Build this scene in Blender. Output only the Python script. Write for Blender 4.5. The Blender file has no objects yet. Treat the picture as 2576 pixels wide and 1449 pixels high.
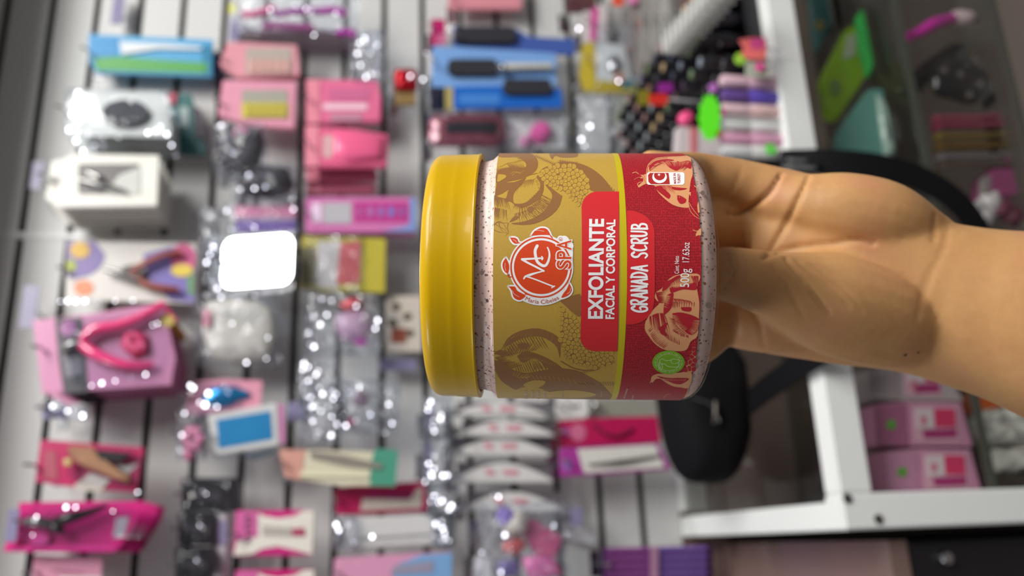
import bpy, bmesh, math, random
from mathutils import Vector, Matrix
from mathutils.bvhtree import BVHTree

sc = bpy.context.scene
COL = sc.collection
PI = math.pi
random.seed(7)

# ------------------------------------------------------------------ camera, world, lamps, exposure
FPX = 2100.0                                   # focal length in pixels of the 2576 x 1449 frame
PITCH, ROLL, PSI = math.radians(10.8), math.radians(1.0), math.radians(17.3)
EYE = Vector((0, 0, 1.35))
FW = Vector((0, math.cos(PITCH), -math.sin(PITCH)))
U0 = Vector((0, math.sin(PITCH), math.cos(PITCH)))
R0 = Vector((1, 0, 0))
RC = R0 * math.cos(ROLL) + U0 * math.sin(ROLL)
UC = U0 * math.cos(ROLL) - R0 * math.sin(ROLL)
cam_data = bpy.data.cameras.new('camera')
cam = bpy.data.objects.new('camera', cam_data)
COL.objects.link(cam)
cam_data.sensor_width = 36.0
cam_data.lens = 36.0 * FPX / 2576.0
cam_data.clip_start = 0.02
m = Matrix.Identity(4)
for i in range(3):
    m[i][0] = -UC[i]; m[i][1] = RC[i]; m[i][2] = -FW[i]; m[i][3] = EYE[i]
cam.matrix_world = m                           # the phone is held sideways: image left is up
cam_data.dof.use_dof = True
cam_data.dof.focus_distance = 0.262
cam_data.dof.aperture_fstop = cam_data.lens / 3.9
cam_data.dof.aperture_blades = 0
sc.camera = cam

world = bpy.data.worlds.new('world'); sc.world = world
world.use_nodes = True
bg = world.node_tree.nodes['Background']
bg.inputs[0].default_value = (0.93, 0.95, 1.0, 1)
bg.inputs[1].default_value = 0.13

def lamp(name, loc, target, sx, sy, power, color=(1, 1, 1)):
    d = bpy.data.lights.new(name, 'AREA'); d.shape = 'RECTANGLE'; d.size = sx; d.size_y = sy
    d.energy = power; d.color = color
    o = bpy.data.objects.new(name, d); COL.objects.link(o)
    o.location = loc
    o.rotation_euler = (Vector(target) - Vector(loc)).to_track_quat('-Z', 'Y').to_euler()
    return o
LAMP_A = Vector((0.85, 0.02, 2.50))
lamp('ceiling_panel_or_fill', LAMP_A, (0.05, 0.7, 1.3), 0.95, 0.48, 24.5, (1.0, 0.985, 0.96))
lamp('ceiling_panel_or_fill', (1.55, 0.25, 2.45), (0.1, 0.5, 1.2), 0.60, 0.30, 9, (1.0, 0.98, 0.95))
lamp('ceiling_panel_or_fill', (1.55, -0.85, 2.50), (0.1, 0.5, 1.1), 0.60, 0.30, 8, (1.0, 0.98, 0.95))  # added fill lamp, no source seen; brightens the cabinet inside and front faces
lamp('ceiling_panel_or_fill', (-1.2, 0.15, 2.50), (-0.3, 1.0, 1.2), 0.50, 0.25, 6, (0.93, 0.95, 1.0))

vs = sc.view_settings
vs.view_transform = 'Standard'; vs.look = 'None'; vs.gamma = 1.0; vs.exposure = 0.24
vs.use_curve_mapping = False

# ------------------------------------------------------------------ pixel rays
def ray(x, y):
    return FW - UC * ((x - 1288.0) / FPX) + RC * ((724.5 - y) / FPX)
def at(x, y, z):
    """the point seen at a pixel, z metres along the lens axis"""
    return EYE + ray(x, y) * z
NW = Vector((math.sin(PSI), -math.cos(PSI), 0))    # wall normal, toward the shop
AW = Vector((math.cos(PSI), math.sin(PSI), 0))     # along the wall, to the right
P0 = EYE + FW * 1.1
def W(x, y, n=0.0):
    d = ray(x, y)
    return EYE + d * (((P0 + NW * n - EYE).dot(NW)) / d.dot(NW))
def wall_pt(a, n, z):
    p = P0 + AW * a + NW * n
    return Vector((p.x, p.y, z))
def wa(p): return (p - P0).dot(AW)
def wn(p): return (p - P0).dot(NW)
def onz(x, y, z):
    d = ray(x, y)
    return EYE + d * ((z - EYE.z) / d.z)

# ------------------------------------------------------------------ materials
def lin(c):
    c = c / 255.0
    return c / 12.92 if c <= 0.04045 else ((c + 0.055) / 1.055) ** 2.4
def rgb(c): return (lin(c[0]), lin(c[1]), lin(c[2]), 1.0)
MATS = {}
def mat(name, c, rough=0.45, metal=0.0, coat=0.0, var=0.06, scale=60.0, bump=0.0, bscale=200.0, sss=0.0, spec=0.5):
    if name in MATS: return MATS[name]
    mt = bpy.data.materials.new(name); mt.use_nodes = True
    nt = mt.node_tree; b = nt.nodes['Principled BSDF']
    b.inputs['Roughness'].default_value = rough
    b.inputs['Metallic'].default_value = metal
    b.inputs['Coat Weight'].default_value = coat
    b.inputs['Coat Roughness'].default_value = 0.06
    b.inputs['Specular IOR Level'].default_value = spec
    tc = nt.nodes.new('ShaderNodeTexCoord')
    nz = nt.nodes.new('ShaderNodeTexNoise'); nz.inputs['Scale'].default_value = scale
    nz.inputs['Detail'].default_value = 3
    nt.links.new(tc.outputs['Object'], nz.inputs['Vector'])
    mx = nt.nodes.new('ShaderNodeMix'); mx.data_type = 'RGBA'
    r = rgb(c)
    mx.inputs[6].default_value = tuple(v * (1 - var) for v in r[:3]) + (1,)
    mx.inputs[7].default_value = tuple(min(1, v * (1 + var)) for v in r[:3]) + (1,)
    nt.links.new(nz.outputs['Fac'], mx.inputs[0])
    nt.links.new(mx.outputs[2], b.inputs['Base Color'])
    if sss:
        b.inputs['Subsurface Weight'].default_value = sss
        b.inputs['Subsurface Radius'].default_value = (1.0, 0.4, 0.2)
        b.inputs['Subsurface Scale'].default_value = 0.004
    if bump:
        n2 = nt.nodes.new('ShaderNodeTexNoise'); n2.inputs['Scale'].default_value = bscale
        n2.inputs['Detail'].default_value = 4
        nt.links.new(tc.outputs['Object'], n2.inputs['Vector'])
        bp = nt.nodes.new('ShaderNodeBump'); bp.inputs['Strength'].default_value = bump
        bp.inputs['Distance'].default_value = 0.002
        nt.links.new(n2.outputs['Fac'], bp.inputs['Height'])
        nt.links.new(bp.outputs['Normal'], b.inputs['Normal'])
    MATS[name] = mt
    return mt
def clear_mat(name, tint=(250, 252, 255), gloss=0.16, rough=0.08, bump=0.5, bscale=70.0, milky=0.0, edge=0.5):
    """thin clear film: see-through, with a bright sheen"""
    if name in MATS: return MATS[name]
    mt = bpy.data.materials.new(name); mt.use_nodes = True
    nt = mt.node_tree; nt.nodes.clear()
    out = nt.nodes.new('ShaderNodeOutputMaterial')
    tr = nt.nodes.new('ShaderNodeBsdfTransparent'); tr.inputs[0].default_value = rgb(tint)
    gl = nt.nodes.new('ShaderNodeBsdfGlossy'); gl.inputs['Roughness'].default_value = rough
    lw = nt.nodes.new('ShaderNodeLayerWeight'); lw.inputs[0].default_value = 0.25
    ad = nt.nodes.new('ShaderNodeMath'); ad.operation = 'MULTIPLY_ADD'
    ad.inputs[1].default_value = edge; ad.inputs[2].default_value = gloss; ad.use_clamp = True
    nt.links.new(lw.outputs['Fresnel'], ad.inputs[0])
    mx = nt.nodes.new('ShaderNodeMixShader')
    nt.links.new(ad.outputs[0], mx.inputs[0])
    first = tr.outputs[0]
    if milky:
        df = nt.nodes.new('ShaderNodeBsdfDiffuse'); df.inputs[0].default_value = rgb(tint)
        m0 = nt.nodes.new('ShaderNodeMixShader'); m0.inputs[0].default_value = milky
        nt.links.new(tr.outputs[0], m0.inputs[1]); nt.links.new(df.outputs[0], m0.inputs[2])
        first = m0.outputs[0]
    nt.links.new(first, mx.inputs[1]); nt.links.new(gl.outputs[0], mx.inputs[2])
    if bump:
        tc = nt.nodes.new('ShaderNodeTexCoord')
        nz = nt.nodes.new('ShaderNodeTexNoise'); nz.inputs['Scale'].default_value = bscale
        nt.links.new(tc.outputs['Object'], nz.inputs['Vector'])
        bp = nt.nodes.new('ShaderNodeBump'); bp.inputs['Strength'].default_value = bump
        bp.inputs['Distance'].default_value = 0.01
        nt.links.new(nz.outputs['Fac'], bp.inputs['Height'])
        nt.links.new(bp.outputs['Normal'], gl.inputs['Normal'])
    nt.links.new(mx.outputs[0], out.inputs['Surface'])
    MATS[name] = mt
    return mt
CLEAR = clear_mat('clear film', bump=0.8, bscale=70, gloss=0.05, rough=0.05, milky=0.03, edge=0.18)
BLISTER = clear_mat('clear blister', bump=0.2, bscale=30, gloss=0.05, rough=0.06, edge=0.3)
PANE = clear_mat('cabinet glass', tint=(246, 247, 246), bump=0.0, gloss=0.012, rough=0.0, edge=0.10)
def clamp_all(root, z=0.0):
    """nothing of a standing thing dips under what carries it"""
    for ch in root.children_recursive:
        if ch.type == 'MESH':
            for v in ch.data.vertices: v.co.z = max(v.co.z, z)
def paint(c, rough=0.42, coat=0.0):
    return mat('print %d %d %d %d' % (c[0], c[1], c[2], int(rough * 100)), c, rough, coat=coat)
CHROME = mat('chrome', (205, 205, 208), 0.18, 1.0)
STEEL = mat('brushed steel', (150, 148, 146), 0.3, 1.0)
DARKSTEEL = mat('dark steel', (70, 66, 66), 0.3, 0.9)

# ------------------------------------------------------------------ object helpers
def link(name, bm, material, parent=None, smooth=True, sharp=40):
    me = bpy.data.meshes.new(name)
    bmesh.ops.recalc_face_normals(bm, faces=bm.faces)
    bm.to_mesh(me); bm.free()
    me.materials.append(material)
    if smooth:
        for p in me.polygons: p.use_smooth = True
        me.set_sharp_from_angle(angle=math.radians(sharp))
    o = bpy.data.objects.new(name, me); COL.objects.link(o)
    if parent is not None: o.parent = parent
    return o
def empty(name, loc, rot=(0, 0, 0), label=None, cat=None, group=None):
    o = bpy.data.objects.new(name, None); COL.objects.link(o)
    o.location = loc; o.rotation_euler = rot
    o.empty_display_size = 0.02
    return tag(o, label, cat, group)
def tag(o, label=None, cat=None, group=None, kind=None):
    if label: o['label'] = label
    if cat: o['category'] = cat
    if group: o['group'] = group
    if kind: o['kind'] = kind
    return o
def copy_tree(o, parent=None):
    c = o.copy(); COL.objects.link(c); c.parent = parent
    for ch in list(o.children): copy_tree(ch, c)
    return c
def rrect(x0, y0, x1, y1, r, seg=5):
    r = min(r, abs(x1 - x0) / 2 - 1e-6, abs(y1 - y0) / 2 - 1e-6)
    if r <= 0: return [(x0, y0), (x1, y0), (x1, y1), (x0, y1)]
    out = []
    for cx, cy, a0 in ((x1 - r, y0 + r, -90), (x1 - r, y1 - r, 0), (x0 + r, y1 - r, 90), (x0 + r, y0 + r, 180)):
        for k in range(seg + 1):
            a = math.radians(a0 + 90.0 * k / seg)
            out.append((cx + r * math.cos(a), cy + r * math.sin(a)))
    return out
def ellipse(cx, cy, rx, ry, n=32, a0=0.0):
    return [(cx + rx * math.cos(2 * PI * k / n + a0), cy + ry * math.sin(2 * PI * k / n + a0)) for k in range(n)]
def spline(pts, sub=6):
    """Catmull-Rom through points of any dimension"""
    P = [Vector(p) for p in pts]; out = []
    for i in range(len(P) - 1):
        p0 = P[i - 1] if i else P[0] * 2 - P[1]
        p3 = P[i + 2] if i + 2 < len(P) else P[-1] * 2 - P[-2]
        p1, p2 = P[i], P[i + 1]
        for k in range(sub):
            t = k / sub
            out.append(0.5 * ((2 * p1) + (p2 - p0) * t + (2 * p0 - 5 * p1 + 4 * p2 - p3) * t * t + (3 * p1 - p0 - 3 * p2 + p3) * t ** 3))
    out.append(P[-1])
    return out
def bm_prism(bm, front, back):
    n = len(front)
    a = [bm.verts.new(p) for p in front]; b = [bm.verts.new(p) for p in back]
    fs = [bm.faces.new(a), bm.faces.new(list(reversed(b)))]
    for i in range(n):
        fs.append(bm.faces.new((a[i], b[i], b[(i + 1) % n], a[(i + 1) % n])))
    return fs
def bm_box(bm, c, s, M=None):
    r = bmesh.ops.create_cube(bm, size=1.0)
    for v in r['verts']:
        v.co = Vector((v.co.x * s[0] + c[0], v.co.y * s[1] + c[1], v.co.z * s[2] + c[2]))
        if M: v.co = M @ v.co
    return r['verts']
def bm_tube(bm, pts, rad, seg=10, flat=1.0, ref=None):
    """sweep along 3-D points; rad one radius or a list; flat squashes the section along its normal"""
    P = [Vector(p) for p in pts]; n = len(P)
    R = rad if isinstance(rad, (list, tuple)) else [rad] * n
    rings = []; side = None
    for i in range(n):
        t = (P[min(i + 1, n - 1)] - P[max(i - 1, 0)]).normalized()
        if ref is not None:
            nn = Vector(ref); nn = (nn - t * nn.dot(t)).normalized(); s = t.cross(nn)
        else:
            if side is None:
                s = t.cross(Vector((0.13, 0.31, 0.94)))
                if s.length < 1e-3: s = t.cross(Vector((1, 0, 0)))
                s.normalize()
            else: s = (side - t * side.dot(t)).normalized()
            nn = s.cross(t).normalized()
        side = s
        rings.append([bm.verts.new(P[i] + s * (R[i] * math.cos(2 * PI * k / seg)) + nn * (R[i] * flat * math.sin(2 * PI * k / seg))) for k in range(seg)])
    for a, b in zip(rings, rings[1:]):
        for k in range(seg): bm.faces.new((a[k], a[(k + 1) % seg], b[(k + 1) % seg], b[k]))
    bm.faces.new(rings[0]); bm.faces.new(list(reversed(rings[-1])))
def bm_lathe(bm, prof, seg=64, cap=True, M=None):
    rings = []
    for r, z in prof:
        rings.append([bm.verts.new((M or Matrix.Identity(4)) @ Vector((r * math.cos(2 * PI * k / seg), r * math.sin(2 * PI * k / seg), z))) for k in range(seg)])
    for a, b in zip(rings, rings[1:]):
        for k in range(seg): bm.faces.new((a[k], a[(k + 1) % seg], b[(k + 1) % seg], b[k]))
    if cap:
        bm.faces.new(rings[0]); bm.faces.new(rings[-1])

class Pack:
    """a thing standing or hanging parallel to the wall, n metres in front of it; its parts are traced by pixel"""
    def __init__(self, name, label, cat, box, n, group=None, yaw=0.0):
        self.n, self.box, self.label = n, box, label
        x0, y0, x1, y1 = box
        self.root = empty(name, W(x1, (y0 + y1) / 2, n), (0, 0, PSI + yaw), label, cat, group)
        self.inv = Matrix.Rotation(-(PSI + yaw), 3, 'Z')
        self.last = None
    def L(self, x, y, d=0.0):
        return self.inv @ (W(x, y, self.n + d) - self.root.location)
    def _add(self, part, bm, mt, up, sharp=40):
        o = link(part, bm, mt, up if up is not None else self.root, sharp=sharp)
        self.last = o
        return o
    def slab(self, part, pts, d, t, mt, up=None, bev=0.0):
        bm = bmesh.new()
        f = [self.L(x, y, d) for x, y in pts]
        b = [p + Vector((0, t, 0)) for p in f]
        bm_prism(bm, f, b)
        if bev:
            bmesh.ops.bevel(bm, geom=[e for e in bm.edges], offset=bev, segments=2, affect='EDGES')
        return self._add(part, bm, mt, up)
    def rect(self, part, b, d, t, mt, r=4, up=None, bev=0.0):
        return self.slab(part, rrect(b[0], b[1], b[2], b[3], r), d, t, mt, up, bev)
    def oval(self, part, b, d, t, mt, up=None):
        return self.slab(part, ellipse((b[0] + b[2]) / 2, (b[1] + b[3]) / 2, (b[2] - b[0]) / 2, (b[3] - b[1]) / 2), d, t, mt, up)
    def tube(self, part, pts, rpx, mt, up=None, flat=1.0, sub=5, seg=10):
        q = spline(pts, sub) if sub > 1 else [Vector(p) for p in pts]
        P = [self.L(p[0], p[1], p[2]) for p in q]
        s = (W(100, 100, self.n) - W(110, 100, self.n)).length / 10
        if isinstance(rpx, (list, tuple)):
            k = len(rpx) - 1; R = []
            for i in range(len(q)):
                f = i / (len(q) - 1) * k; j = min(int(f), k - 1)
                R.append((rpx[j] * (1 - f + j) + rpx[j + 1] * (f - j)) * s)
        else: R = rpx * s
        bm = bmesh.new(); bm_tube(bm, P, R, seg, flat, (0, -1, 0))
        return self._add(part, bm, mt, up, 60)
    def puff(self, part, pts, d, h, mt, up=None, back=0.15, rings=6, rough=0.0, seed=1):
        """a stuffed outline: full in the middle, thin at the rim; rough crumples it"""
        rnd = random.Random(seed)
        n = len(pts)
        cx = sum(p[0] for p in pts) / n; cy = sum(p[1] for p in pts) / n
        bm = bmesh.new(); R = []
        for side, hh in ((1, h), (-1, h * back)):
            for k in range(0 if side == 1 else 1, rings):
                t = k / rings * PI / 2
                s, z = math.cos(t) ** 0.6, math.sin(t)
                ring = []
                for (x, y) in pts:
                    j = rnd.uniform(-1, 1) * rough if k else rnd.uniform(-1, 1) * rough * 0.3
                    p = self.L(cx + (x - cx) * s, cy + (y - cy) * s, d)
                    ring.append(bm.verts.new(p + Vector((rnd.uniform(-1, 1) * rough * 0.5, -side * (z * hh + j), rnd.uniform(-1, 1) * rough * 0.5))))
                R.append((side, ring))
        fr = [r for s, r in R if s == 1]; bk = [fr[0]] + [r for s, r in R if s == -1]
        for L in (fr, bk):
            for a, b in zip(L, L[1:]):
                for k in range(n): bm.faces.new((a[k], a[(k + 1) % n], b[(k + 1) % n], b[k]))
            bm.faces.new(L[-1])
        return self._add(part, bm, mt, up, 180)
    def bag(self, part, b, d, h, mt, rough=0.004, seed=1, r=6, up=None, n=8):
        """a clear bag outline resampled so the film can crumple"""
        base = rrect(b[0], b[1], b[2], b[3], r, 2); pts = []
        for i in range(len(base)):
            p, q = Vector(base[i]), Vector(base[(i + 1) % len(base)])
            k = max(1, int((q - p).length / 16))
            for j in range(k): pts.append(tuple(p.lerp(q, j / k)))
        return self.puff(part, pts, d, h, mt, up, 0.5, n, rough, seed)
    def glints(self, pts, d=0.012, r=0.0018, seed=1):
        """added mirror facets for film highlights, tilted to flash the ceiling lamp at the lens"""
        rr = random.Random(seed); bm = bmesh.new()
        for x, y in pts:
            p = W(x, y, self.n + d)
            h = ((EYE - p).normalized() + (LAMP_A - p).normalized()).normalized()
            h = (h + Vector((rr.uniform(-1, 1), rr.uniform(-1, 1), rr.uniform(-1, 1))) * 0.09).normalized()
            M = Matrix.Rotation(0, 4, 'X') @ h.to_track_quat('Z', 'Y').to_matrix().to_4x4()
            k = 0.8 * r * rr.uniform(0.35, 1.25)
            ring = [(self.inv @ (p - self.root.location + M.to_3x3() @ Vector((k * math.cos(t * PI / 4), 0.8 * k * math.sin(t * PI / 4), 0)))) for t in range(8)]
            back = [q + (self.inv @ (-h)) * 0.0004 for q in ring]
            bm_prism(bm, ring, back)
        o = self._add('glint_facets', bm, mat('glint mirror', (176, 176, 186), 0.10, 0.9), None)
        o['kind'] = 'stuff'
        return o
    def behind(self, count, step, words, dx=0.0, dz=0.0):
        """more of the same on one hook, each behind the last"""
        src = self.root; kids = []
        for k in range(1, count + 1):
            c = copy_tree(src)
            c.location = src.location - NW * (step * k) + AW * dx * k + Vector((0, 0, dz * k))
            c['label'] = words % ('second', 'third', 'fourth', 'fifth', 'sixth')[k - 1]
            kids.append(c)
        return kids
HOOKS = []
def hook(P, what, x=None, y=None, reach=0.012, clip=False, z=None):
    """a wire hook out of the groove that carries a pack"""
    x0, y0, x1, y1 = P.box
    top = W(x0 + 8 if x is None else x, (y0 + y1) / 2 if y is None else y, P.n)
    a, n, zz = wa(top), P.n, top.z
    root = empty('display_hook', wall_pt(a, 0, zz), (0, 0, PSI), 'wire display hook carrying ' + what, 'hook', 'wire hooks on the slatted wall')
    bm = bmesh.new()
    bm_tube(bm, [(0, 0.004, 0), (0, -n * 0.5, 0.0), (0, -(n + reach), 0), (0, -(n + reach + 0.004), 0.003), (0, -(n + reach + 0.005), 0.007)], 0.0016, 8)
    link('wire', bm, CHROME, root)
    bm = bmesh.new(); bm_box(bm, (0, 0.0005, 0.0), (0.03, 0.003, 0.012)); link('back_plate', bm, CHROME, root)
    if clip:
        bm = bmesh.new(); bm_box(bm, (0, -(n + reach + 0.006), 0.0), (0.034, 0.0012, 0.011)); link('price_clip', bm, mat('lilac clip', (134, 128, 160), 0.3), root)
    return root
def free_hook(x, y, n, label, w=0.036, h=0.012):
    p = W(x, y, n)
    root = empty('display_hook', wall_pt(wa(p), 0, p.z), (0, 0, PSI), label, 'hook', 'wire hooks on the slatted wall')
    bm = bmesh.new(); bm_tube(bm, [(0, 0.004, 0), (0, -n, 0)], 0.0018, 8); link('wire', bm, CHROME, root)
    bm = bmesh.new(); bm_box(bm, (0, -n - 0.001, 0), (w, 0.0014, h)); link('price_clip', bm, mat('lilac clip', (134, 128, 160), 0.3), root)
    return root

# ------------------------------------------------------------------ the setting
ZT = W(1710, 1290).z                            # height of the cabinet top, where the slatted wall ends
Z_GROOVE, PITCH_G = 1.0435, 0.0538
def slatwall(name, a0, a1, mt):
    """boards with a dark slot between them, one continuous section swept along the wall"""
    z1, g, dp = 2.45, 0.0078, 0.013
    prof = [(0, ZT)]
    z = Z_GROOVE - PITCH_G
    while z < z1 - 0.03:
        prof += [(0, z - g / 2), (-dp, z - g / 2), (-dp, z + g / 2), (0, z + g / 2)]
        z += PITCH_G
    prof += [(0, z1), (-0.018, z1), (-0.018, ZT)]
    bm = bmesh.new()
    A = [bm.verts.new(wall_pt(a0, p[0], p[1])) for p in prof]
    B = [bm.verts.new(wall_pt(a1, p[0], p[1])) for p in prof]
    for i in range(len(A)): bm.faces.new((A[i], A[(i + 1) % len(A)], B[(i + 1) % len(A)], B[i]))
    bm.faces.new(A); bm.faces.new(list(reversed(B)))
    o = link(name, bm, mt, smooth=False)
    o.data.materials.append(mat('shaded slot liner', (70, 68, 60), 0.5))  # slot faces: metal liner, with the shade of the recess put into its colour
    for p in o.data.polygons:
        n_ = [wn(o.data.vertices[i].co) for i in p.vertices]
        if len(p.vertices) == 4 and max(n_) < 0.001 and min(n_) > -0.0145 and min(n_) < -0.005: p.material_index = 1
    return tag(o, kind='structure')
WALLM = mat('white melamine', (206, 206, 204), 0.38, var=0.02, scale=8)
A_SEAM = wa(W(300, 598))
slatwall('wall_back', A_SEAM + 0.0015, 1.6, WALLM)
slatwall('wall_left', -1.3, A_SEAM - 0.0015, WALLM)
def wall_box(name, a0, a1, n0, n1, z0, z1, mt, parent=None, bev=0.0):
    bm = bmesh.new()
    P = [wall_pt(a, n, z) for a, n in ((a0, n0), (a1, n0), (a1, n1), (a0, n1)) for z in (z0,)]
    Q = [wall_pt(a, n, z1) for a, n in ((a0, n0), (a1, n0), (a1, n1), (a0, n1))]
    bm_prism(bm, P, Q)
    if bev: bmesh.ops.bevel(bm, geom=list(bm.edges), offset=bev, segments=2, affect='EDGES')
    return link(name, bm, mt, parent, smooth=False)
tag(wall_box('trim_1', A_SEAM - 0.0035, A_SEAM + 0.0035, 0, 0.0012, ZT, 2.45, mat('white trim', (222, 222, 222), 0.35)), kind='structure')
tag(wall_box('shade_board', -1.3, 1.6, 0.0, 0.15, 1.80, 1.88, mat('grey shade board', (190, 186, 182), 0.5)), kind='structure')  # unseen board added above the view to shade the upper wall
BROWN = mat('brown laminate', (128, 104, 98), 0.22, var=0.03, scale=10, coat=0.3)
tag(wall_box('baseboard_back', -1.3, 1.6, -0.03, -0.004, 0.0, ZT, BROWN), kind='structure')
bm = bmesh.new()
bm_prism(bm, [wall_pt(a, n, -0.02) for a, n in ((-2, -0.1), (2.2, -0.1), (2.2, 3), (-2, 3))], [wall_pt(a, n, 0) for a, n in ((-2, -0.1), (2.2, -0.1), (2.2, 3), (-2, 3))])
tag(link('floor', bm, mat('grey floor tile', (120, 112, 108), 0.3), smooth=False), kind='structure')
bm = bmesh.new()
bm_prism(bm, [wall_pt(a, n, 2.62) for a, n in ((-2, -0.1), (2.2, -0.1), (2.2, 3), (-2, 3))], [wall_pt(a, n, 2.66) for a, n in ((-2, -0.1), (2.2, -0.1), (2.2, 3), (-2, 3))])
tag(link('ceiling', bm, mat('white ceiling', (225, 225, 225), 0.6), smooth=False), kind='structure')

# ------------------------------------------------------------------ the glazed display cabinet under the wall
FRAME = mat('white powder coat', (236, 238, 236), 0.32, coat=0.2, var=0.015, scale=20)
NF = 0.366                                       # front face of the cabinet
A_L, A_R = -0.322, 1.30
RH = 0.031                                       # rail height
cab = empty('display_cabinet', wall_pt((A_L + A_R) / 2, NF / 2, 0.0), (0, 0, 0),
            'white framed glass display cabinet standing under the slatted wall', 'display cabinet')
cab_inv = cab.matrix_basis.inverted()
def cabpart(name, a0, a1, n0, n1, z0, z1, mt, up=None, bev=0.0):
    o = wall_box(name, a0, a1, n0, n1, z0, z1, mt, None, bev)
    for v in o.data.vertices: v.co = v.co - cab.location
    o.parent = up if up is not None else cab
    return o
PW = 0.030
cabpart('front_rail', A_L + PW, A_R - PW, NF - 0.024, NF, ZT - RH, ZT, FRAME, bev=0.0015)
cabpart('side_rail', A_L, A_L + PW * 0.8, 0.0, NF - 0.026, ZT - RH, ZT, FRAME, bev=0.0012)
cabpart('back_rail', A_L + PW, A_R - PW, 0.0, 0.018, ZT - RH, ZT + 0.001, FRAME, bev=0.0012)
post = cabpart('corner_post', A_L, A_L + PW, NF - 0.026, NF + 0.001, 0.0, ZT, FRAME, bev=0.0015)
cabpart('corner_post', A_R - PW, A_R, NF - 0.026, NF + 0.001, 0.0, ZT, FRAME, bev=0.0015)
for (x, y) in ((2131, 1254), (2209, 1306)):
    p = W(x, y, NF + 0.001)
    bm = bmesh.new(); bm_lathe(bm, [(0.0, 0.0), (0.0042, 0.0), (0.0042, 0.0012), (0.0, 0.0018)], 16, False, Matrix.Translation(p - cab.location) @ Matrix.Rotation(PSI, 4, 'Z') @ Matrix.Rotation(PI / 2, 4, 'X'))
    link('screw', bm, STEEL, post)
cabpart('top_glass', A_L + PW * 0.8, A_R - PW, 0.018, NF - 0.024, ZT - 0.006, ZT - 0.001, clear_mat('smoked top glass', tint=(226, 226, 224), bump=0.0, gloss=0.03, rough=0.02, edge=0.35))
cabpart('front_glass', A_L + PW, A_R - PW, NF - 0.016, NF - 0.012, 0.10, ZT - RH, PANE)
cabpart('end_panel', A_L + 0.002, A_L + 0.008, 0.0, NF - 0.026, 0.0, ZT - RH, mat('cabinet side', (110, 95, 92), 0.5))
cabpart('end_panel', A_R - 0.008, A_R - 0.002, 0.0, NF - 0.026, 0.0, ZT - RH, mat('cabinet side', (110, 95, 92), 0.5))
cabpart('back_panel', A_L + 0.008, A_R - 0.008, 0.002, 0.008, 0.0, ZT - RH, mat('cabinet back', (168, 146, 138), 0.55))
ZS1 = W(2245, 100, NF - 0.03).z                   # upper shelf
ZS2 = W(2492, 100, NF - 0.03).z                   # lower shelf
SHELF = clear_mat('shelf glass', tint=(236, 238, 236), bump=0.0, gloss=0.03, rough=0.02, edge=0.2)
SHELFE = mat('shelf edge trim', (84, 86, 78), 0.3)
cabpart('shelf', A_L + 0.01, A_R - 0.01, 0.01, NF - 0.022, ZS1 - 0.008, ZS1, SHELF)
cabpart('shelf_edge', A_L + 0.01, A_R - 0.01, NF - 0.022, NF - 0.020, ZS1 - 0.009, ZS1, SHELFE)
cabpart('shelf', A_L + 0.01, A_R - 0.01, 0.01, NF - 0.022, ZS2 - 0.008, ZS2, SHELF)
cabpart('shelf_edge', A_L + 0.01, A_R - 0.01, NF - 0.022, NF - 0.020, ZS2 - 0.009, ZS2, SHELFE)
cabpart('plinth', A_L + PW, A_R - PW, 0.0, NF - 0.01, 0.0, 0.10, FRAME)

# black cupboard in front of the brown panel, left of the cabinet
p0 = W(2236, 1400, 0.34); aB = A_L - 0.012
bc = empty('black_cupboard', wall_pt(aB - 0.3, 0.17, 0), (0, 0, PSI), 'black cupboard with a brown top and small round lock beside the white cabinet post', 'cupboard')
zB = p0.z
bm = bmesh.new(); bm_box(bm, (0, 0, (zB - 0.018) / 2), (0.6, 0.34, zB - 0.018)); bmesh.ops.bevel(bm, geom=list(bm.edges), offset=0.003, segments=2, affect='EDGES')
link('carcass', bm, mat('black board', (26, 24, 28), 0.45), bc, False)
bm = bmesh.new(); bm_box(bm, (0, 0, zB - 0.009), (0.604, 0.344, 0.0179)); link('worktop', bm, BROWN, bc, False)
q = W(2362, 1338, 0.341); ql = Matrix.Rotation(-PSI, 3, 'Z') @ (q - bc.location)
bm = bmesh.new(); bm_lathe(bm, [(0, 0), (0.006, 0), (0.0066, 0.003), (0.005, 0.006), (0, 0.007)], 20, False, Matrix.Translation((min(ql.x, 0.285), -0.171, ql.z)) @ Matrix.Rotation(PI / 2, 4, 'X'))
link('lock', bm, CHROME, bc)

# ------------------------------------------------------------------ the jar
DJ, RJ = 0.2998, 0.0435
r0 = ray(1356, 695).normalized()
JO = EYE + r0 * DJ
JA = (UC + RC * 0.006); JA = (JA - r0 * JA.dot(r0)).normalized()
JN = -r0
JS = JA.cross(JN).normalized()
HB = -0.0562                                     # height of the base on the axis
jm = Matrix.Identity(4)
for i in range(3):
    jm[i][0] = JS[i]; jm[i][1] = -JN[i]; jm[i][2] = JA[i]; jm[i][3] = (JO + JA * HB)[i]
jar = empty('cosmetic_jar', (0, 0, 0), (0, 0, 0), 'round tub of body scrub with gold lid and red label, held in the hand', 'jar')
jar.matrix_world = jm
def jp(rho, th, h):
    """jar-local point: th from the front, positive to the label's right"""
    return Vector((rho * math.sin(th), -rho * math.cos(th), h - HB))
def jw(rho, th, h): return jm @ jp(rho, th, h)
def lab(x, y, rho=RJ):
    """pixel -> (arc length, height) on the jar wall"""
    d = ray(x, y); dN, dS, dA = d.dot(JN), d.dot(JS), d.dot(JA)
    a = dN * dN + dS * dS; b = 2 * DJ * dN; c = DJ * DJ - rho * rho
    disc = b * b - 4 * a * c
    t = (-b - math.sqrt(max(disc, 0.0))) / (2 * a)
    N, S = DJ + t * dN, t * dS
    return rho * math.atan2(S, N), t * dA
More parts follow.
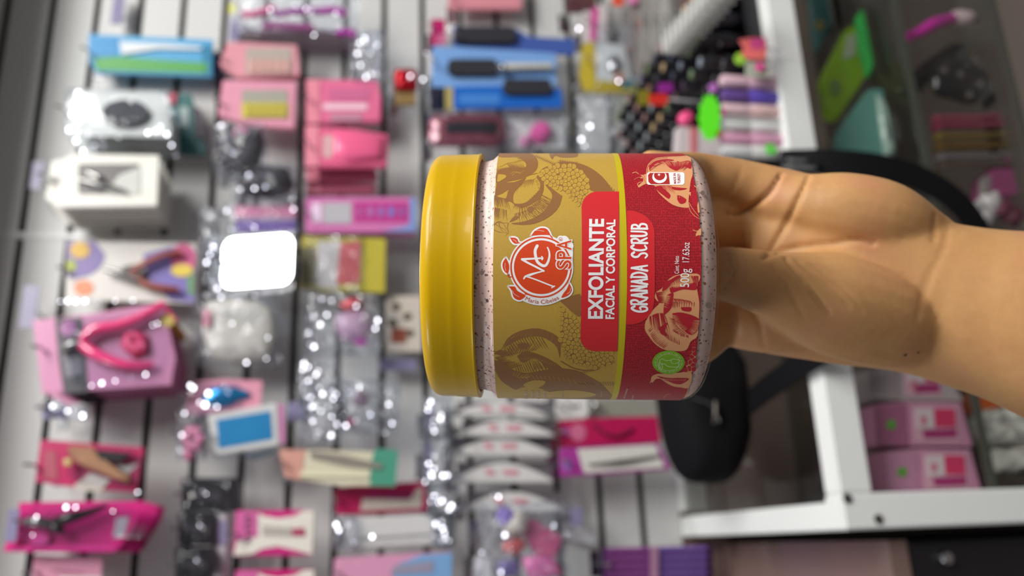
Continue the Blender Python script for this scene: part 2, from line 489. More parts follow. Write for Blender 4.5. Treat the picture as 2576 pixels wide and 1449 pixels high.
H_LT = lab(1240, 690)[1]; H_LB = lab(1764, 690)[1]; H_ST = lab(1561.5, 690)[1]; H_SB = lab(1577.5, 690)[1]
H_LIDT = lab(1050, 690)[1]; H_LIDB = lab(1191, 690)[1]

# materials of the jar
def scrub_mat():
    mt = bpy.data.materials.new('speckled scrub'); mt.use_nodes = True
    nt = mt.node_tree; b = nt.nodes['Principled BSDF']
    tc = nt.nodes.new('ShaderNodeTexCoord'); col = None
    def layer(scale, thr, keep, c, prev):
        v = nt.nodes.new('ShaderNodeTexVoronoi'); v.inputs['Scale'].default_value = scale
        nt.links.new(tc.outputs['Object'], v.inputs['Vector'])
        lt = nt.nodes.new('ShaderNodeMath'); lt.operation = 'LESS_THAN'; lt.inputs[1].default_value = thr
        nt.links.new(v.outputs['Distance'], lt.inputs[0])
        sep = nt.nodes.new('ShaderNodeSeparateColor'); nt.links.new(v.outputs['Color'], sep.inputs[0])
        k = nt.nodes.new('ShaderNodeMath'); k.operation = 'LESS_THAN'; k.inputs[1].default_value = keep
        nt.links.new(sep.outputs[0], k.inputs[0])
        mu = nt.nodes.new('ShaderNodeMath'); mu.operation = 'MULTIPLY'
        nt.links.new(lt.outputs[0], mu.inputs[0]); nt.links.new(k.outputs[0], mu.inputs[1])
        mx = nt.nodes.new('ShaderNodeMix'); mx.data_type = 'RGBA'
        nt.links.new(mu.outputs[0], mx.inputs[0])
        if prev is None: mx.inputs[6].default_value = rgb((232, 212, 208))
        else: nt.links.new(prev, mx.inputs[6])
        mx.inputs[7].default_value = rgb(c)
        return mx.outputs[2]
    nz = nt.nodes.new('ShaderNodeTexNoise'); nz.inputs['Scale'].default_value = 160
    nt.links.new(tc.outputs['Object'], nz.inputs['Vector'])
    m0 = nt.nodes.new('ShaderNodeMix'); m0.data_type = 'RGBA'
    m0.inputs[6].default_value = rgb((222, 190, 182)); m0.inputs[7].default_value = rgb((244, 218, 208))
    nt.links.new(nz.outputs['Fac'], m0.inputs[0])
    col = layer(950, 0.32, 0.45, (176, 146, 132), m0.outputs[2])
    col = layer(600, 0.22, 0.30, (120, 90, 78), col)
    col = layer(480, 0.22, 0.28, (160, 104, 56), col)
    col = layer(250, 0.15, 0.16, (96, 76, 68), col)
    nt.links.new(col, b.inputs['Base Color'])
    b.inputs['Roughness'].default_value = 0.5
    b.inputs['Subsurface Weight'].default_value = 0.15
    b.inputs['Subsurface Radius'].default_value = (1, 0.8, 0.7); b.inputs['Subsurface Scale'].default_value = 0.008
    return mt
def lid_mat():
    mt = mat('gold translucent plastic', (196, 156, 0), 0.34, var=0.05, scale=40, coat=0.12, spec=0.2, bump=0.04, bscale=120)
    b = mt.node_tree.nodes['Principled BSDF']
    b.inputs['Subsurface Weight'].default_value = 0.12
    b.inputs['Subsurface Radius'].default_value = (1.0, 0.8, 0.03); b.inputs['Subsurface Scale'].default_value = 0.003
    return mt
def print_mat(name, c, grain=0.10, gscale=2600, rough=0.42):
    """ink with a fine printed grain"""
    mt = mat(name, c, rough, var=grain, scale=gscale, coat=0.10)
    return mt
def weave_mat():
    mt = bpy.data.materials.new('red woven print'); mt.use_nodes = True
    nt = mt.node_tree; b = nt.nodes['Principled BSDF']; b.inputs['Roughness'].default_value = 0.42
    uv = nt.nodes.new('ShaderNodeUVMap')
    nz = nt.nodes.new('ShaderNodeTexNoise'); nz.inputs['Scale'].default_value = 0.9; nz.inputs['Detail'].default_value = 2
    nt.links.new(uv.outputs[0], nz.inputs['Vector'])
    ad = nt.nodes.new('ShaderNodeVectorMath'); ad.operation = 'MULTIPLY_ADD'
    ad.inputs[1].default_value = (0.35, 0.35, 0); nt.links.new(nz.outputs['Color'], ad.inputs[0]); nt.links.new(uv.outputs[0], ad.inputs[2])
    mp = nt.nodes.new('ShaderNodeMapping'); mp.inputs['Scale'].default_value = (1.15, 1.6, 1)
    nt.links.new(ad.outputs[0], mp.inputs[0])
    vo = nt.nodes.new('ShaderNodeTexVoronoi'); vo.voronoi_dimensions = '2D'; vo.inputs['Scale'].default_value = 1.0; vo.inputs['Randomness'].default_value = 0.5
    nt.links.new(mp.outputs[0], vo.inputs['Vector'])
    br = nt.nodes.new('ShaderNodeValToRGB')
    br.color_ramp.elements[0].position = 0.10; br.color_ramp.elements[0].color = rgb((130, 16, 28))
    br.color_ramp.elements[1].position = 0.70; br.color_ramp.elements[1].color = rgb((196, 34, 46))
    e_ = br.color_ramp.elements.new(0.34); e_.color = rgb((172, 24, 36))
    nt.links.new(vo.outputs['Distance'], br.inputs[0])
    n2 = nt.nodes.new('ShaderNodeTexNoise'); n2.inputs['Scale'].default_value = 0.22
    nt.links.new(uv.outputs[0], n2.inputs['Vector'])
    mx = nt.nodes.new('ShaderNodeMix'); mx.data_type = 'RGBA'; mx.blend_type = 'MULTIPLY'; mx.inputs[0].default_value = 0.22
    nt.links.new(br.outputs['Color'], mx.inputs[6]); nt.links.new(n2.outputs['Fac'], mx.inputs[7])
    nt.links.new(mx.outputs[2], b.inputs['Base Color'])
    return mt
# solid pieces
bm = bmesh.new()
rs = RJ - 0.0004
prof = [(0.0, HB + 0.0009)]
for k in range(7):
    a = PI / 2 * k / 6
    prof.append((rs - 0.0060 + 0.0060 * math.sin(a), HB + 0.0009 + 0.0060 * (1 - math.cos(a))))
ht = H_LIDB - 0.004
prof += [(rs, ht - 0.002), (rs - 0.0018, ht), (rs - 0.0026, ht + 0.003), (rs - 0.0026, ht + 0.012), (0, ht + 0.012)]
bm_lathe(bm, [(r, h - HB) for r, h in prof], 160, False)
SCRUB = scrub_mat()
link('scrub', bm, SCRUB, jar)
bm = bmesh.new()
prof = [(0.0, HB)]
for k in range(8):
    a = PI / 2 * k / 7
    prof.append((RJ - 0.0065 + 0.0065 * math.sin(a), HB + 0.0065 * (1 - math.cos(a))))
prof += [(RJ, H_LIDB - 0.0062)]
for k in range(1, 5):
    a = PI / 2 * k / 4
    prof.append((RJ - 0.0022 * (1 - math.cos(a)), H_LIDB - 0.0062 + 0.0022 * math.sin(a)))
prof += [(RJ - 0.0034, H_LIDB - 0.0032), (RJ - 0.0036, H_LIDB - 0.0026), (RJ - 0.0030, H_LIDB - 0.0021), (RJ - 0.0036, H_LIDB - 0.0012), (RJ - 0.0036, H_LIDB + 0.006)]
bm_lathe(bm, [(r, h - HB) for r, h in prof], 160, False)
SHELL = clear_mat('clear jar plastic', tint=(252, 249, 247), gloss=0.02, rough=0.03, bump=0.0, edge=0.10)
shell = link('clear_wall', bm, SHELL, jar)
bm = bmesh.new()
RL = 0.0431
prof = [(0, H_LIDT)]
for k in range(9):
    a = PI / 2 * k / 8
    prof.append((RL - 0.0042 + 0.0040 * math.sin(a), H_LIDT - 0.0042 * (1 - math.cos(a))))
prof += [(RL - 0.00014, H_LIDT - 0.0072), (RL - 0.00012, H_LIDT - 0.0080), (RL - 0.0001, H_LIDT - 0.0086), (RL - 0.00005, H_LIDT - 0.0094), (RL + 0.00003, H_LIDT - 0.0100), (RL, H_LIDT - 0.0110), (RL + 0.0001, H_LIDB + 0.0012), (RL + 0.0004, H_LIDB + 0.0005), (RL + 0.0002, H_LIDB),
         (RL - 0.0016, H_LIDB), (RL - 0.0018, H_LIDB + 0.0006), (RL - 0.0018, H_LIDB + 0.003)]
bm_lathe(bm, [(r, h - HB) for r, h in prof], 160, False)
link('lid', bm, lid_mat(), jar)

def sheet(name, polys, mt, layer, up, step=0.0016):
    """flat outlines in (arc, height) cut into strips and wrapped on the jar wall, layer by layer"""
    bm = bmesh.new()
    for loop in polys:
        if len(loop) < 3: continue
        try: bm.faces.new([bm.verts.new((p[0], p[1], 0)) for p in loop])
        except ValueError: pass
    bmesh.ops.triangulate(bm, faces=[f for f in bm.faces if len(f.verts) > 4])
    return wrap(name, bm, mt, layer, up, step)
def wrap(name, bm, mt, layer, up, step=0.0016, smooth=True):
    if not bm.verts: return None
    s0 = min(v.co.x for v in bm.verts); s1 = max(v.co.x for v in bm.verts)
    k = math.floor(s0 / step) + 1
    while k * step < s1:
        bmesh.ops.bisect_plane(bm, geom=list(bm.verts) + list(bm.edges) + list(bm.faces), plane_co=(k * step, 0, 0), plane_no=(1, 0, 0), dist=1e-7)
        k += 1
    uvl = bm.loops.layers.uv.new('UVMap')
    for f in bm.faces:
        for l in f.loops: l[uvl].uv = (l.vert.co.x * 1000, l.vert.co.y * 1000)
    bm.normal_update()
    rho = RJ + 0.00006 + 0.000035 * layer
    for f in bm.faces:
        if f.normal.z < 0: f.normal_flip()
    for v in bm.verts: v.co = jp(rho, v.co.x / RJ, v.co.y)
    me = bpy.data.meshes.new(name); bm.to_mesh(me); bm.free()
    me.materials.append(mt)
    for p in me.polygons: p.use_smooth = smooth
    o = bpy.data.objects.new(name, me); COL.objects.link(o); o.parent = up
    return o
GOLD = print_mat('gold print', (192, 154, 62), 0.16)
S_END = RJ * math.radians(150)
def band(h0, h1): return [(-S_END, h0), (S_END, h0), (S_END, h1), (-S_END, h1)]
label = sheet('label', [band(H_SB, H_LT)], GOLD, 0, jar)
label['label'] = 'gold and red printed wraparound label'
sheet('red_band', [band(H_LB, H_ST)], weave_mat(), 0.4, label)
sheet('lime_stripe', [band(H_SB, H_ST)], print_mat('lime gold ink', (198, 180, 8), 0.10), 1.6, label)

class Art:
    """outlines traced in one zoomed view: px = o + v / s"""
    def __init__(self, ox, oy, s): self.o, self.s, self.polys = (ox, oy), s, []
    def m(self, p): return lab(self.o[0] + p[0] / self.s, self.o[1] + p[1] / self.s)
    def poly(self, pts): self.polys.append([self.m(p) for p in pts]); return self
    def smooth(self, pts, sub=5):
        q = spline([Vector((p[0], p[1])) for p in list(pts) + [pts[0]]], sub)[:-1]
        return self.poly([(p.x, p.y) for p in q])
    def stroke(self, pts, w0, w1=None, sub=6, caps=True, wm=None):
        q = [Vector((p[0], p[1])) for p in pts]
        if sub > 1 and len(q) > 2: q = [Vector((p.x, p.y)) for p in spline(q, sub)]
        w1 = w0 if w1 is None else w1
        n = len(q); Lf, Rt = [], []
        for i, p in enumerate(q):
            t = q[min(i + 1, n - 1)] - q[max(i - 1, 0)]
            if t.length < 1e-6: t = Vector((1, 0))
            t.normalize(); nn = Vector((-t.y, t.x))
            f = i / (n - 1)
            w = (w0 * (1 - f) + w1 * f) if wm is None else (w0 * (1 - 2 * f) + wm * 2 * f if f < 0.5 else wm * (2 - 2 * f) + w1 * (2 * f - 1))
            Lf.append(p + nn * w / 2); Rt.append(p - nn * w / 2)
        for i in range(n - 1): self.poly([Lf[i], Lf[i + 1], Rt[i + 1], Rt[i]])
        if caps:
            if w0 > 3: self.poly(ellipse(q[0].x, q[0].y, w0 / 2, w0 / 2, 12))
            if w1 > 3: self.poly(ellipse(q[-1].x, q[-1].y, w1 / 2, w1 / 2, 12))
            for p in q[1:-1]:
                if sub == 1 and w0 > 3: self.poly(ellipse(p.x, p.y, w0 / 2, w0 / 2, 10))
        return self
    def hatch(self, A, B, n, w, keep=0.85, rnd=None, jit=0.15):
        """tapered engraving strokes running from curve A toward curve B"""
        rnd = rnd or random
        a = spline([Vector((p[0], p[1])) for p in A], 8); b = spline([Vector((p[0], p[1])) for p in B], 8)
        for k in range(n):
            f = (k + rnd.random()) / n
            p = a[int(f * (len(a) - 1))]; q = b[int(f * (len(b) - 1))]
            e = p.lerp(q, keep * (1 - jit * 2 * rnd.random()))
            md = p.lerp(e, 0.5) + Vector((rnd.uniform(-1, 1), rnd.uniform(-1, 1))) * (e - p).length * 0.03
            self.stroke([p, md, e], w * rnd.uniform(0.7, 1.3), 0.4, 3, False)
        return self
    def make(self, name, mt, layer, up=None): return sheet(name, self.polys, mt, layer, up or label)

def glyphs(text, bold=0.0):
    c = bpy.data.curves.new('lettering', 'FONT'); c.body = text; c.size = 1.0; c.offset = bold; c.resolution_u = 6
    o = bpy.data.objects.new('lettering', c); COL.objects.link(o)
    dg = bpy.context.evaluated_depsgraph_get()
    me = o.evaluated_get(dg).to_mesh()
    V = [(v.co.x, v.co.y) for v in me.vertices]; Fc = [tuple(p.vertices) for p in me.polygons]
    o.evaluated_get(dg).to_mesh_clear()
    bpy.data.objects.remove(o); bpy.data.curves.remove(c)
    return V, Fc
def text(name, art, s, B, E, T, mt, layer, bold=0.0, up=None, curve=None):
    """fit the text's ink box on the frame B (start) E (end of line) T (top of start), all in the art's view"""
    V, Fc = glyphs(s, bold)
    x0 = min(v[0] for v in V); x1 = max(v[0] for v in V); y0 = min(v[1] for v in V); y1 = max(v[1] for v in V)
    B, E, T = Vector(B), Vector(E), Vector(T)
    bm = bmesh.new(); vs_ = []
    for x, y in V:
        u, w = (x - x0) / (x1 - x0), (y - y0) / (y1 - y0)
        p = curve(u, w) if curve else B + (E - B) * u + (T - B) * w
        a = art.m(p); vs_.append(bm.verts.new((a[0], a[1], 0)))
    for f in Fc:
        try: bm.faces.new([vs_[i] for i in f])
        except ValueError: pass
    return wrap(name, bm, mt, layer, up or label, 0.0012, False)

WHITE = print_mat('white ink', (246, 243, 242), 0.01)
RED = print_mat('red panel ink', (212, 38, 44), 0.03)
ORANGE = print_mat('orange ink', (220, 70, 24), 0.06)
BRN = print_mat('brown engraving ink', (146, 100, 54), 0.10)
PEACH = print_mat('peach engraving ink', (222, 158, 108), 0.06)
DRED = print_mat('dark red engraving ink', (176, 28, 40), 0.10)
GREEN = print_mat('green seal ink', (126, 176, 22), 0.04)
rnd = random.Random(3)

# --- gold half: engraved pomegranates (view A of the upper fruit, view C/D of the lower)
A = Art(1030, 360, 4.262)
A.smooth([(965, 100), (1240, 100), (1330, 128), (1376, 195), (1368, 275), (1310, 335), (1200, 385), (1050, 418), (935, 440), (945, 300), (1080, 262), (1240, 262), (1230, 200), (1100, 160), (962, 150)], 4)
A.smooth([(1640, 570), (1600, 690), (1500, 790), (1350, 862), (1200, 878), (1090, 862), (1240, 838), (1390, 772), (1490, 668), (1530, 560), (1470, 470), (1425, 400), (1545, 500)], 4)
A.smooth([(935, 445), (1010, 425), (1130, 418), (1250, 372), (1190, 450), (1130, 520), (1110, 590), (1130, 650), (1240, 640), (1330, 570), (1390, 500), (1400, 430), (1360, 365), (1400, 350), (1440, 440), (1420, 560), (1330, 640), (1230, 690), (1160, 685), (1080, 630), (1030, 630), (1045, 560), (1060, 500), (1000, 540), (920, 560)], 4)
A.smooth([(1270, 690), (1310, 680), (1340, 700), (1310, 745), (1270, 740)], 3)
A.smooth([(1070, 850), (1120, 790), (1180, 790), (1130, 830)], 3)
A.hatch([(1420, 560), (1330, 660), (1240, 720), (1120, 760)], [(1580, 640), (1480, 760), (1340, 850), (1090, 870)], 34, 9, 0.95, rnd)
A.hatch([(1560, 640), (1480, 740), (1350, 820)], [(1440, 560), (1380, 660), (1230, 760)], 26, 10, 0.9, rnd)
A.hatch([(915, 560), (960, 580), (1050, 600)], [(910, 720), (990, 740), (1110, 760)], 22, 9, 0.9, rnd)
A.hatch([(915, 690), (960, 700), (1050, 720)], [(905, 840), (960, 860), (1060, 850)], 18, 7, 0.9, rnd)
A.hatch([(1130, 440), (1250, 400), (1340, 390)], [(1140, 560), (1240, 560), (1350, 520)], 16, 8, 0.55, rnd)
A.hatch([(1420, 560), (1330, 640), (1160, 690)], [(1560, 660), (1440, 770), (1140, 850)], 60, 5, 0.95, rnd)
A.hatch([(1130, 650), (1240, 640), (1390, 500)], [(1100, 760), (1260, 760), (1460, 640)], 46, 6, 0.6, rnd)
A.hatch([(1010, 430), (1130, 420), (1250, 380)], [(1040, 560), (1110, 600), (1200, 470)], 30, 6, 0.8, rnd)
A.hatch([(1080, 262), (1160, 262), (1240, 262)], [(1000, 190), (1100, 190), (1220, 190)], 26, 6, 0.8, rnd)
A.hatch([(940, 300), (1060, 290), (1230, 290)], [(940, 250), (1040, 240), (1200, 215)], 20, 9, 0.9, rnd)
for q in ([(905, 880), (960, 840), (1010, 870), (1040, 920), (1060, 960), (1030, 990)], [(910, 860), (970, 900), (1020, 930), (1050, 975)], [(1060, 860), (1050, 910), (1068, 955)],
          [(930, 850), (1000, 855), (1060, 860)], [(960, 860), (970, 900), (1000, 950), (1040, 965)], [(905, 930), (960, 955), (1000, 960)]):
    A.stroke(q, 7, 2)
A.stroke([(935, 445), (1180, 372), (1370, 325)], 9, 7)
A.stroke([(1390, 330), (1440, 275), (1560, 232), (1700, 215), (1790, 220)], 12, 12)
for k in range(24): # stippled net above the seeds
    x = 1340 + k * 19; y = 130 + 85 * (k / 10.0) if k < 10 else 215 - 8 * (k - 10) * 0.1
    A.stroke([(x, y), (x + 34, y + 26)], 4, 3, 1, False); A.stroke([(x + 30, y - 4), (x + 4, y + 28)], 4, 3, 1, False)
A.smooth([(1495, 118), (1600, 103), (1790, 101), (1790, 150), (1640, 158), (1560, 140), (1530, 178)], 3)
A.make('fruit_print', BRN, 1.0)
A = Art(1030, 360, 4.262)
for q in ([(962, 168), (1090, 170), (1215, 182), (1110, 196), (1060, 214), (962, 256)], [(950, 338), (1010, 340), (1040, 362), (990, 400), (942, 415)]): A.smooth(q, 4)
A.hatch([(1060, 165), (1060, 190), (1060, 215)], [(1240, 150), (1235, 182), (1225, 220)], 14, 10, 0.95, rnd)
A.stroke([(1090, 330), (1130, 310), (1190, 320), (1230, 300)], 5, 3); A.stroke([(1100, 350), (1150, 320), (1200, 335)], 4, 3)
A.hatch([(1330, 390), (1360, 440), (1380, 500)], [(1420, 360), (1440, 440), (1430, 540)], 10, 6, 0.6, rnd)
A.make('fruit_highlight', GOLD, 2.0)
# seeds and rind of the upper fruit
R1 = Art(0, 0, 1)
R1.smooth([(1400, 408), (1440, 408), (1480, 420), (1515, 445), (1540, 478), (1547, 492), (1515, 486), (1484, 478), (1480, 455), (1466, 433), (1440, 419)], 4)
for k in range(26):
    f = k / 25; x, y = 1405 + 140 * f, 404 + 80 * f ** 1.7
    R1.stroke([(x, y), (x + 8, y + 3)], 0.9, 0.6, 1, False); R1.stroke([(x + 6, y - 3), (x + 3, y + 5)], 0.9, 0.6, 1, False)
def seeds(region, dmin, rmax, gap, seed):
    """packed seed shapes filling a region: each reaches half way to its neighbours"""
    rr = random.Random(seed); pts = []; out = []
    xs = [p[0] for p in region]; ys = [p[1] for p in region]
    def inside(x, y):
        c = False; j = len(region) - 1
        for i in range(len(region)):
            xi, yi = region[i]; xj, yj = region[j]
            if (yi > y) != (yj > y) and x < (xj - xi) * (y - yi) / (yj - yi) + xi: c = not c
            j = i
        return c
    for _ in range(9000):
        x, y = rr.uniform(min(xs), max(xs)), rr.uniform(min(ys), max(ys))
        if inside(x, y) and all((x - a) ** 2 + (y - b) ** 2 > dmin * dmin for a, b in pts): pts.append((x, y))
    for x, y in pts:
        ring = []
        for k in range(18):
            t = 2 * PI * k / 18; r = rmax
            for a, b in pts:
                d = math.hypot(a - x, b - y)
                if 1e-6 < d < 3 * rmax:
                    c = math.cos(t - math.atan2(b - y, a - x))
                    if c > 0.05: r = min(r, d / 2 / c - gap)
            ring.append((x, y, max(r, dmin * 0.15)))
        sm = [min(ring[k][2], 0.25 * ring[k - 1][2] + 0.5 * ring[k][2] + 0.25 * ring[(k + 1) % 18][2] + gap * 0.2) for k in range(18)]
        out.append([(x + sm[k] * math.cos(2 * PI * k / 18), y + sm[k] * math.sin(2 * PI * k / 18)) for k in range(18)])
    return pts, out
SEED1 = [(1357, 441), (1374, 424), (1400, 414), (1440, 417), (1465, 432), (1478, 458), (1479, 492), (1466, 520), (1452, 514), (1434, 496), (1417, 480), (1396, 470), (1370, 460)]
R1.poly(SEED1)
R1.hatch([(1490, 445), (1505, 465), (1515, 484)], [(1545, 470), (1552, 485), (1550, 494)], 8, 1.5, 0.7, rnd)
# lower gold fruit
SEED2 = [(1411, 770), (1428, 790), (1450, 800), (1459, 850), (1470, 870), (1520, 880), (1542, 885), (1535, 915), (1500, 925), (1455, 918), (1420, 900), (1410, 860)]
R1.poly(SEED2)
R1.smooth([(1262, 878), (1278, 850), (1310, 832), (1350, 826), (1385, 836), (1408, 856), (1408, 900), (1400, 872), (1370, 850), (1335, 846), (1300, 856)], 4)
R1.smooth([(1242, 890), (1256, 880), (1272, 886), (1270, 896), (1252, 892)], 3)
R1.smooth([(1300, 896), (1320, 884), (1345, 888), (1378, 902), (1404, 918), (1412, 928), (1380, 924), (1345, 902), (1316, 912)], 4)
R1.smooth([(1302, 866), (1318, 862), (1332, 868), (1320, 878), (1306, 876)], 3)
R1.smooth([(1243, 905), (1262, 912), (1290, 930), (1320, 938), (1352, 934), (1400, 926), (1450, 932), (1480, 946), (1512, 965), (1536, 990), (1544, 1004), (1470, 1006), (1400, 1002), (1380, 985), (1345, 972), (1318, 966), (1300, 980), (1282, 972), (1262, 958), (1248, 935)], 4)
R1.smooth([(1409, 758), (1445, 742), (1462, 745), (1460, 795), (1440, 786), (1425, 772)], 3)
R1.hatch([(1262, 900), (1300, 890), (1350, 880)], [(1275, 862), (1320, 850), (1380, 858)], 24, 2.2, 0.9, rnd)
R1.hatch([(1340, 930), (1380, 926), (1410, 930)], [(1330, 900), (1360, 902), (1400, 915)], 18, 2.2, 0.9, rnd)
R1.hatch([(1246, 900), (1262, 915), (1285, 930)], [(1275, 892), (1300, 905), (1330, 915)], 16, 2.0, 0.8, rnd)
R1.hatch([(1270, 880), (1310, 846), (1370, 850)], [(1290, 905), (1330, 880), (1395, 890)], 50, 1.5, 0.8, rnd)
R1.hatch([(1300, 936), (1350, 934), (1420, 928)], [(1290, 900), (1330, 896), (1400, 905)], 50, 1.5, 0.75, rnd)
R1.hatch([(1300, 978), (1350, 970), (1400, 990)], [(1330, 950), (1380, 955), (1450, 985)], 40, 1.4, 0.8, rnd)
R1.hatch([(1244, 930), (1262, 955), (1290, 975)], [(1275, 920), (1300, 935), (1320, 955)], 26, 1.6, 0.8, rnd)
R1.stroke([(1240, 883), (1256, 884), (1268, 870), (1290, 842)], 1.8, 1.4)
R1.stroke([(1410, 908), (1450, 928), (1500, 930), (1545, 900)], 2.6, 2.0); R1.stroke([(1410, 772), (1410, 850)], 1.6, 1.2)
for k in range(16):
    f = k / 15; x, y = 1455 + 85 * f, 936 - 30 * f
    R1.stroke([(x, y), (x + 7, y + 8)], 0.9, 0.6, 1, False); R1.stroke([(x + 8, y), (x, y + 7)], 0.9, 0.6, 1, False)
    R1.stroke([(x + 6 * f, y + 24 + 30 * f), (x + 9, y + 32 + 32 * f)], 0.9, 0.6, 1, False); R1.stroke([(x + 8, y + 24 + 30 * f), (x, y + 33 + 30 * f)], 0.9, 0.6, 1, False)
R1.make('fruit_print', BRN, 1.4)
G2 = Art(0, 0, 1); G3 = Art(0, 0, 1)
G2.hatch([(1262, 880), (1300, 846), (1400, 860)], [(1270, 868), (1310, 834), (1404, 846)], 30, 1.0, 0.7, rnd)
G2.hatch([(1300, 945), (1380, 944), (1480, 960)], [(1320, 960), (1390, 965), (1500, 975)], 36, 1.2, 0.8, rnd)
G2.hatch([(1310, 905), (1350, 905), (1400, 922)], [(1320, 892), (1360, 898), (1404, 912)], 20, 1.0, 0.8, rnd)
for reg, sd in ((SEED1, 5), (SEED2, 11)):
    pts, cells = seeds(reg, 8.6, 6.6, 0.62, sd)
    for q in cells: G2.poly(q)
    for x, y in pts:
        a_ = rnd.uniform(0, PI); r_ = rnd.uniform(1.6, 2.6)
        G3.stroke([(x + r_ * math.cos(a_ + t), y + r_ * 0.8 * math.sin(a_ + t)) for t in (0, 0.7, 1.4, 2.1, 2.8)], 0.7, 0.4, 2, False)
G2.smooth([(1316, 966), (1340, 956), (1372, 958), (1360, 972), (1330, 978)], 3)
G2.smooth([(1380, 985), (1440, 980), (1500, 990), (1470, 1000), (1400, 1000)], 3)
G2.hatch([(1290, 944), (1310, 950), (1330, 950)], [(1300, 926), (1330, 932), (1360, 934)], 8, 1.6, 0.8, rnd)
G2.make('fruit_highlight', GOLD, 2.4); G3.make('seed_lines', BRN, 3.0)

# --- red half: peach engraved fruit
B = Art(1400, 360, 4.262)
B.smooth([(960, 322), (968, 270), (990, 222), (1060, 168), (1160, 152), (1300, 146), (1420, 146), (1446, 220), (1460, 330), (1440, 400), (1430, 470), (1420, 560), (1415, 640), (1420, 692), (1330, 690), (1240, 660), (1160, 600), (1090, 530), (1050, 460), (990, 440)], 4)
B.smooth([(880, 325), (905, 345), (960, 335), (985, 330), (990, 445), (960, 440), (925, 455), (880, 480), (885, 450), (925, 415), (925, 380), (895, 380), (908, 360)], 3)
B.stroke([(815, 325), (850, 315), (880, 335)], 8, 6); B.stroke([(880, 475), (870, 440), (900, 420), (930, 425)], 8, 5); B.stroke([(830, 395), (880, 370), (920, 380)], 3, 3)
B.stroke([(1420, 690), (1440, 740), (1490, 790), (1535, 815)], 7, 4); B.stroke([(1420, 640), (1455, 700), (1500, 760), (1530, 790)], 6, 4)
B.stroke([(1430, 540), (1470, 600), (1510, 640), (1525, 740)], 26, 20); B.stroke([(1475, 460), (1500, 480), (1505, 520)], 8, 5)
B.smooth([(1490, 1000), (1500, 960), (1545, 915), (1548, 985), (1520, 990)], 3); B.stroke([(1462, 932), (1500, 945), (1545, 930)], 8, 6)
D = Art(1400, 680, 4.262)
D.polys = B.polys
D.smooth([(1060, 238), (1130, 190), (1170, 130), (1230, 75), (1310, 45), (1410, 38), (1510, 38), (1540, 80), (1505, 180), (1530, 340), (1525, 520), (1510, 700), (1440, 760), (1390, 850), (1290, 865), (1160, 850), (1060, 790), (985, 700), (950, 640), (948, 570), (975, 510), (1010, 450), (1056, 400), (1100, 350), (1056, 300)], 4)
D.smooth([(1010, 1182), (1022, 1135), (1075, 1108), (1150, 1106), (1300, 1096), (1445, 1088), (1420, 1250), (1330, 1252), (1250, 1240), (1180, 1205), (1110, 1160), (1060, 1165), (1030, 1200)], 4)
D.stroke([(1005, 1200), (1020, 1180), (1060, 1165)], 10, 5); D.stroke([(1380, 1345), (1400, 1310), (1412, 1260)], 12, 5)
D.stroke([(1150, 1360), (1180, 1330), (1230, 1320)], 5, 3)
D.smooth([(1460, 780), (1490, 775), (1485, 1020), (1450, 1088), (1380, 1090), (1400, 980), (1440, 880)], 3)
D.make('fruit_print', PEACH, 2.0)
PK = Art(1400, 680, 4.262)
for a_, b_, n_ in (([(1230, 470), (1290, 570), (1380, 650)], [(1330, 500), (1370, 560), (1430, 620)], 26), ([(1530, 540), (1510, 630), (1450, 690)], [(1440, 530), (1420, 580), (1390, 630)], 26),
                   ([(1210, 190), (1330, 180), (1470, 140)], [(1230, 160), (1350, 150), (1470, 110)], 20), ([(1190, 270), (1170, 330), (1150, 400)], [(1240, 280), (1230, 340), (1210, 420)], 18), ([(1100, 1150), (1240, 1165), (1400, 1165)], [(1150, 1180), (1260, 1195), (1380, 1185)], 16)):
    PK.hatch(a_, b_, n_, 6, 0.8, rnd)
PK2 = Art(1400, 360, 4.262); PK2.polys = PK.polys
for a_, b_, n_ in (([(1000, 290), (1080, 220), (1230, 190)], [(1060, 270), (1140, 230), (1260, 220)], 18), ([(1150, 210), (1300, 210), (1440, 200)], [(1220, 270), (1300, 280), (1400, 260)], 18)): PK2.hatch(a_, b_, n_, 6, 0.8, rnd)
PK2.make('fruit_highlight', PEACH, 3.7)
K = Art(1400, 360, 4.262)
K.smooth([(990, 250), (1060, 195), (1180, 175), (1260, 190), (1150, 215), (1060, 260), (1000, 300)], 4)
K.smooth([(1150, 200), (1300, 210), (1430, 195), (1440, 280), (1350, 250), (1290, 300), (1200, 260)], 4)
K.smooth([(1060, 480), (1110, 470), (1170, 510), (1220, 560), (1200, 600), (1140, 560), (1090, 520)], 4)
K.smooth([(1290, 560), (1320, 590), (1385, 600), (1380, 640), (1330, 655), (1300, 620)], 4); K.smooth([(1230, 470), (1300, 480), (1400, 490), (1330, 510), (1250, 500)], 3)
K.smooth([(1440, 520), (1490, 500), (1515, 620), (1490, 690), (1440, 600)], 4)
K.hatch([(1010, 240), (1080, 190), (1200, 170)], [(1010, 320), (1120, 260), (1280, 260)], 26, 8, 0.95, rnd)
K.hatch([(1300, 200), (1360, 220), (1440, 240)], [(1200, 300), (1260, 320), (1360, 310)], 22, 9, 0.9, rnd)
K.hatch([(1060, 470), (1120, 460), (1240, 460)], [(1150, 590), (1230, 600), (1330, 560)], 22, 8, 0.8, rnd)
K.hatch([(1370, 590), (1330, 570), (1300, 560)], [(1390, 660), (1340, 680), (1280, 640)], 12, 8, 0.8, rnd)
K.stroke([(970, 320), (985, 250), (1060, 180), (1190, 158)], 5, 3); K.stroke([(900, 350), (930, 380), (960, 440)], 5, 3); K.stroke([(930, 345), (955, 390)], 4, 2)
for (a, b) in (((1100, 190), (1100, 240)), ((1140, 185), (1200, 230))): K.stroke([a, b], 5, 2, 1)
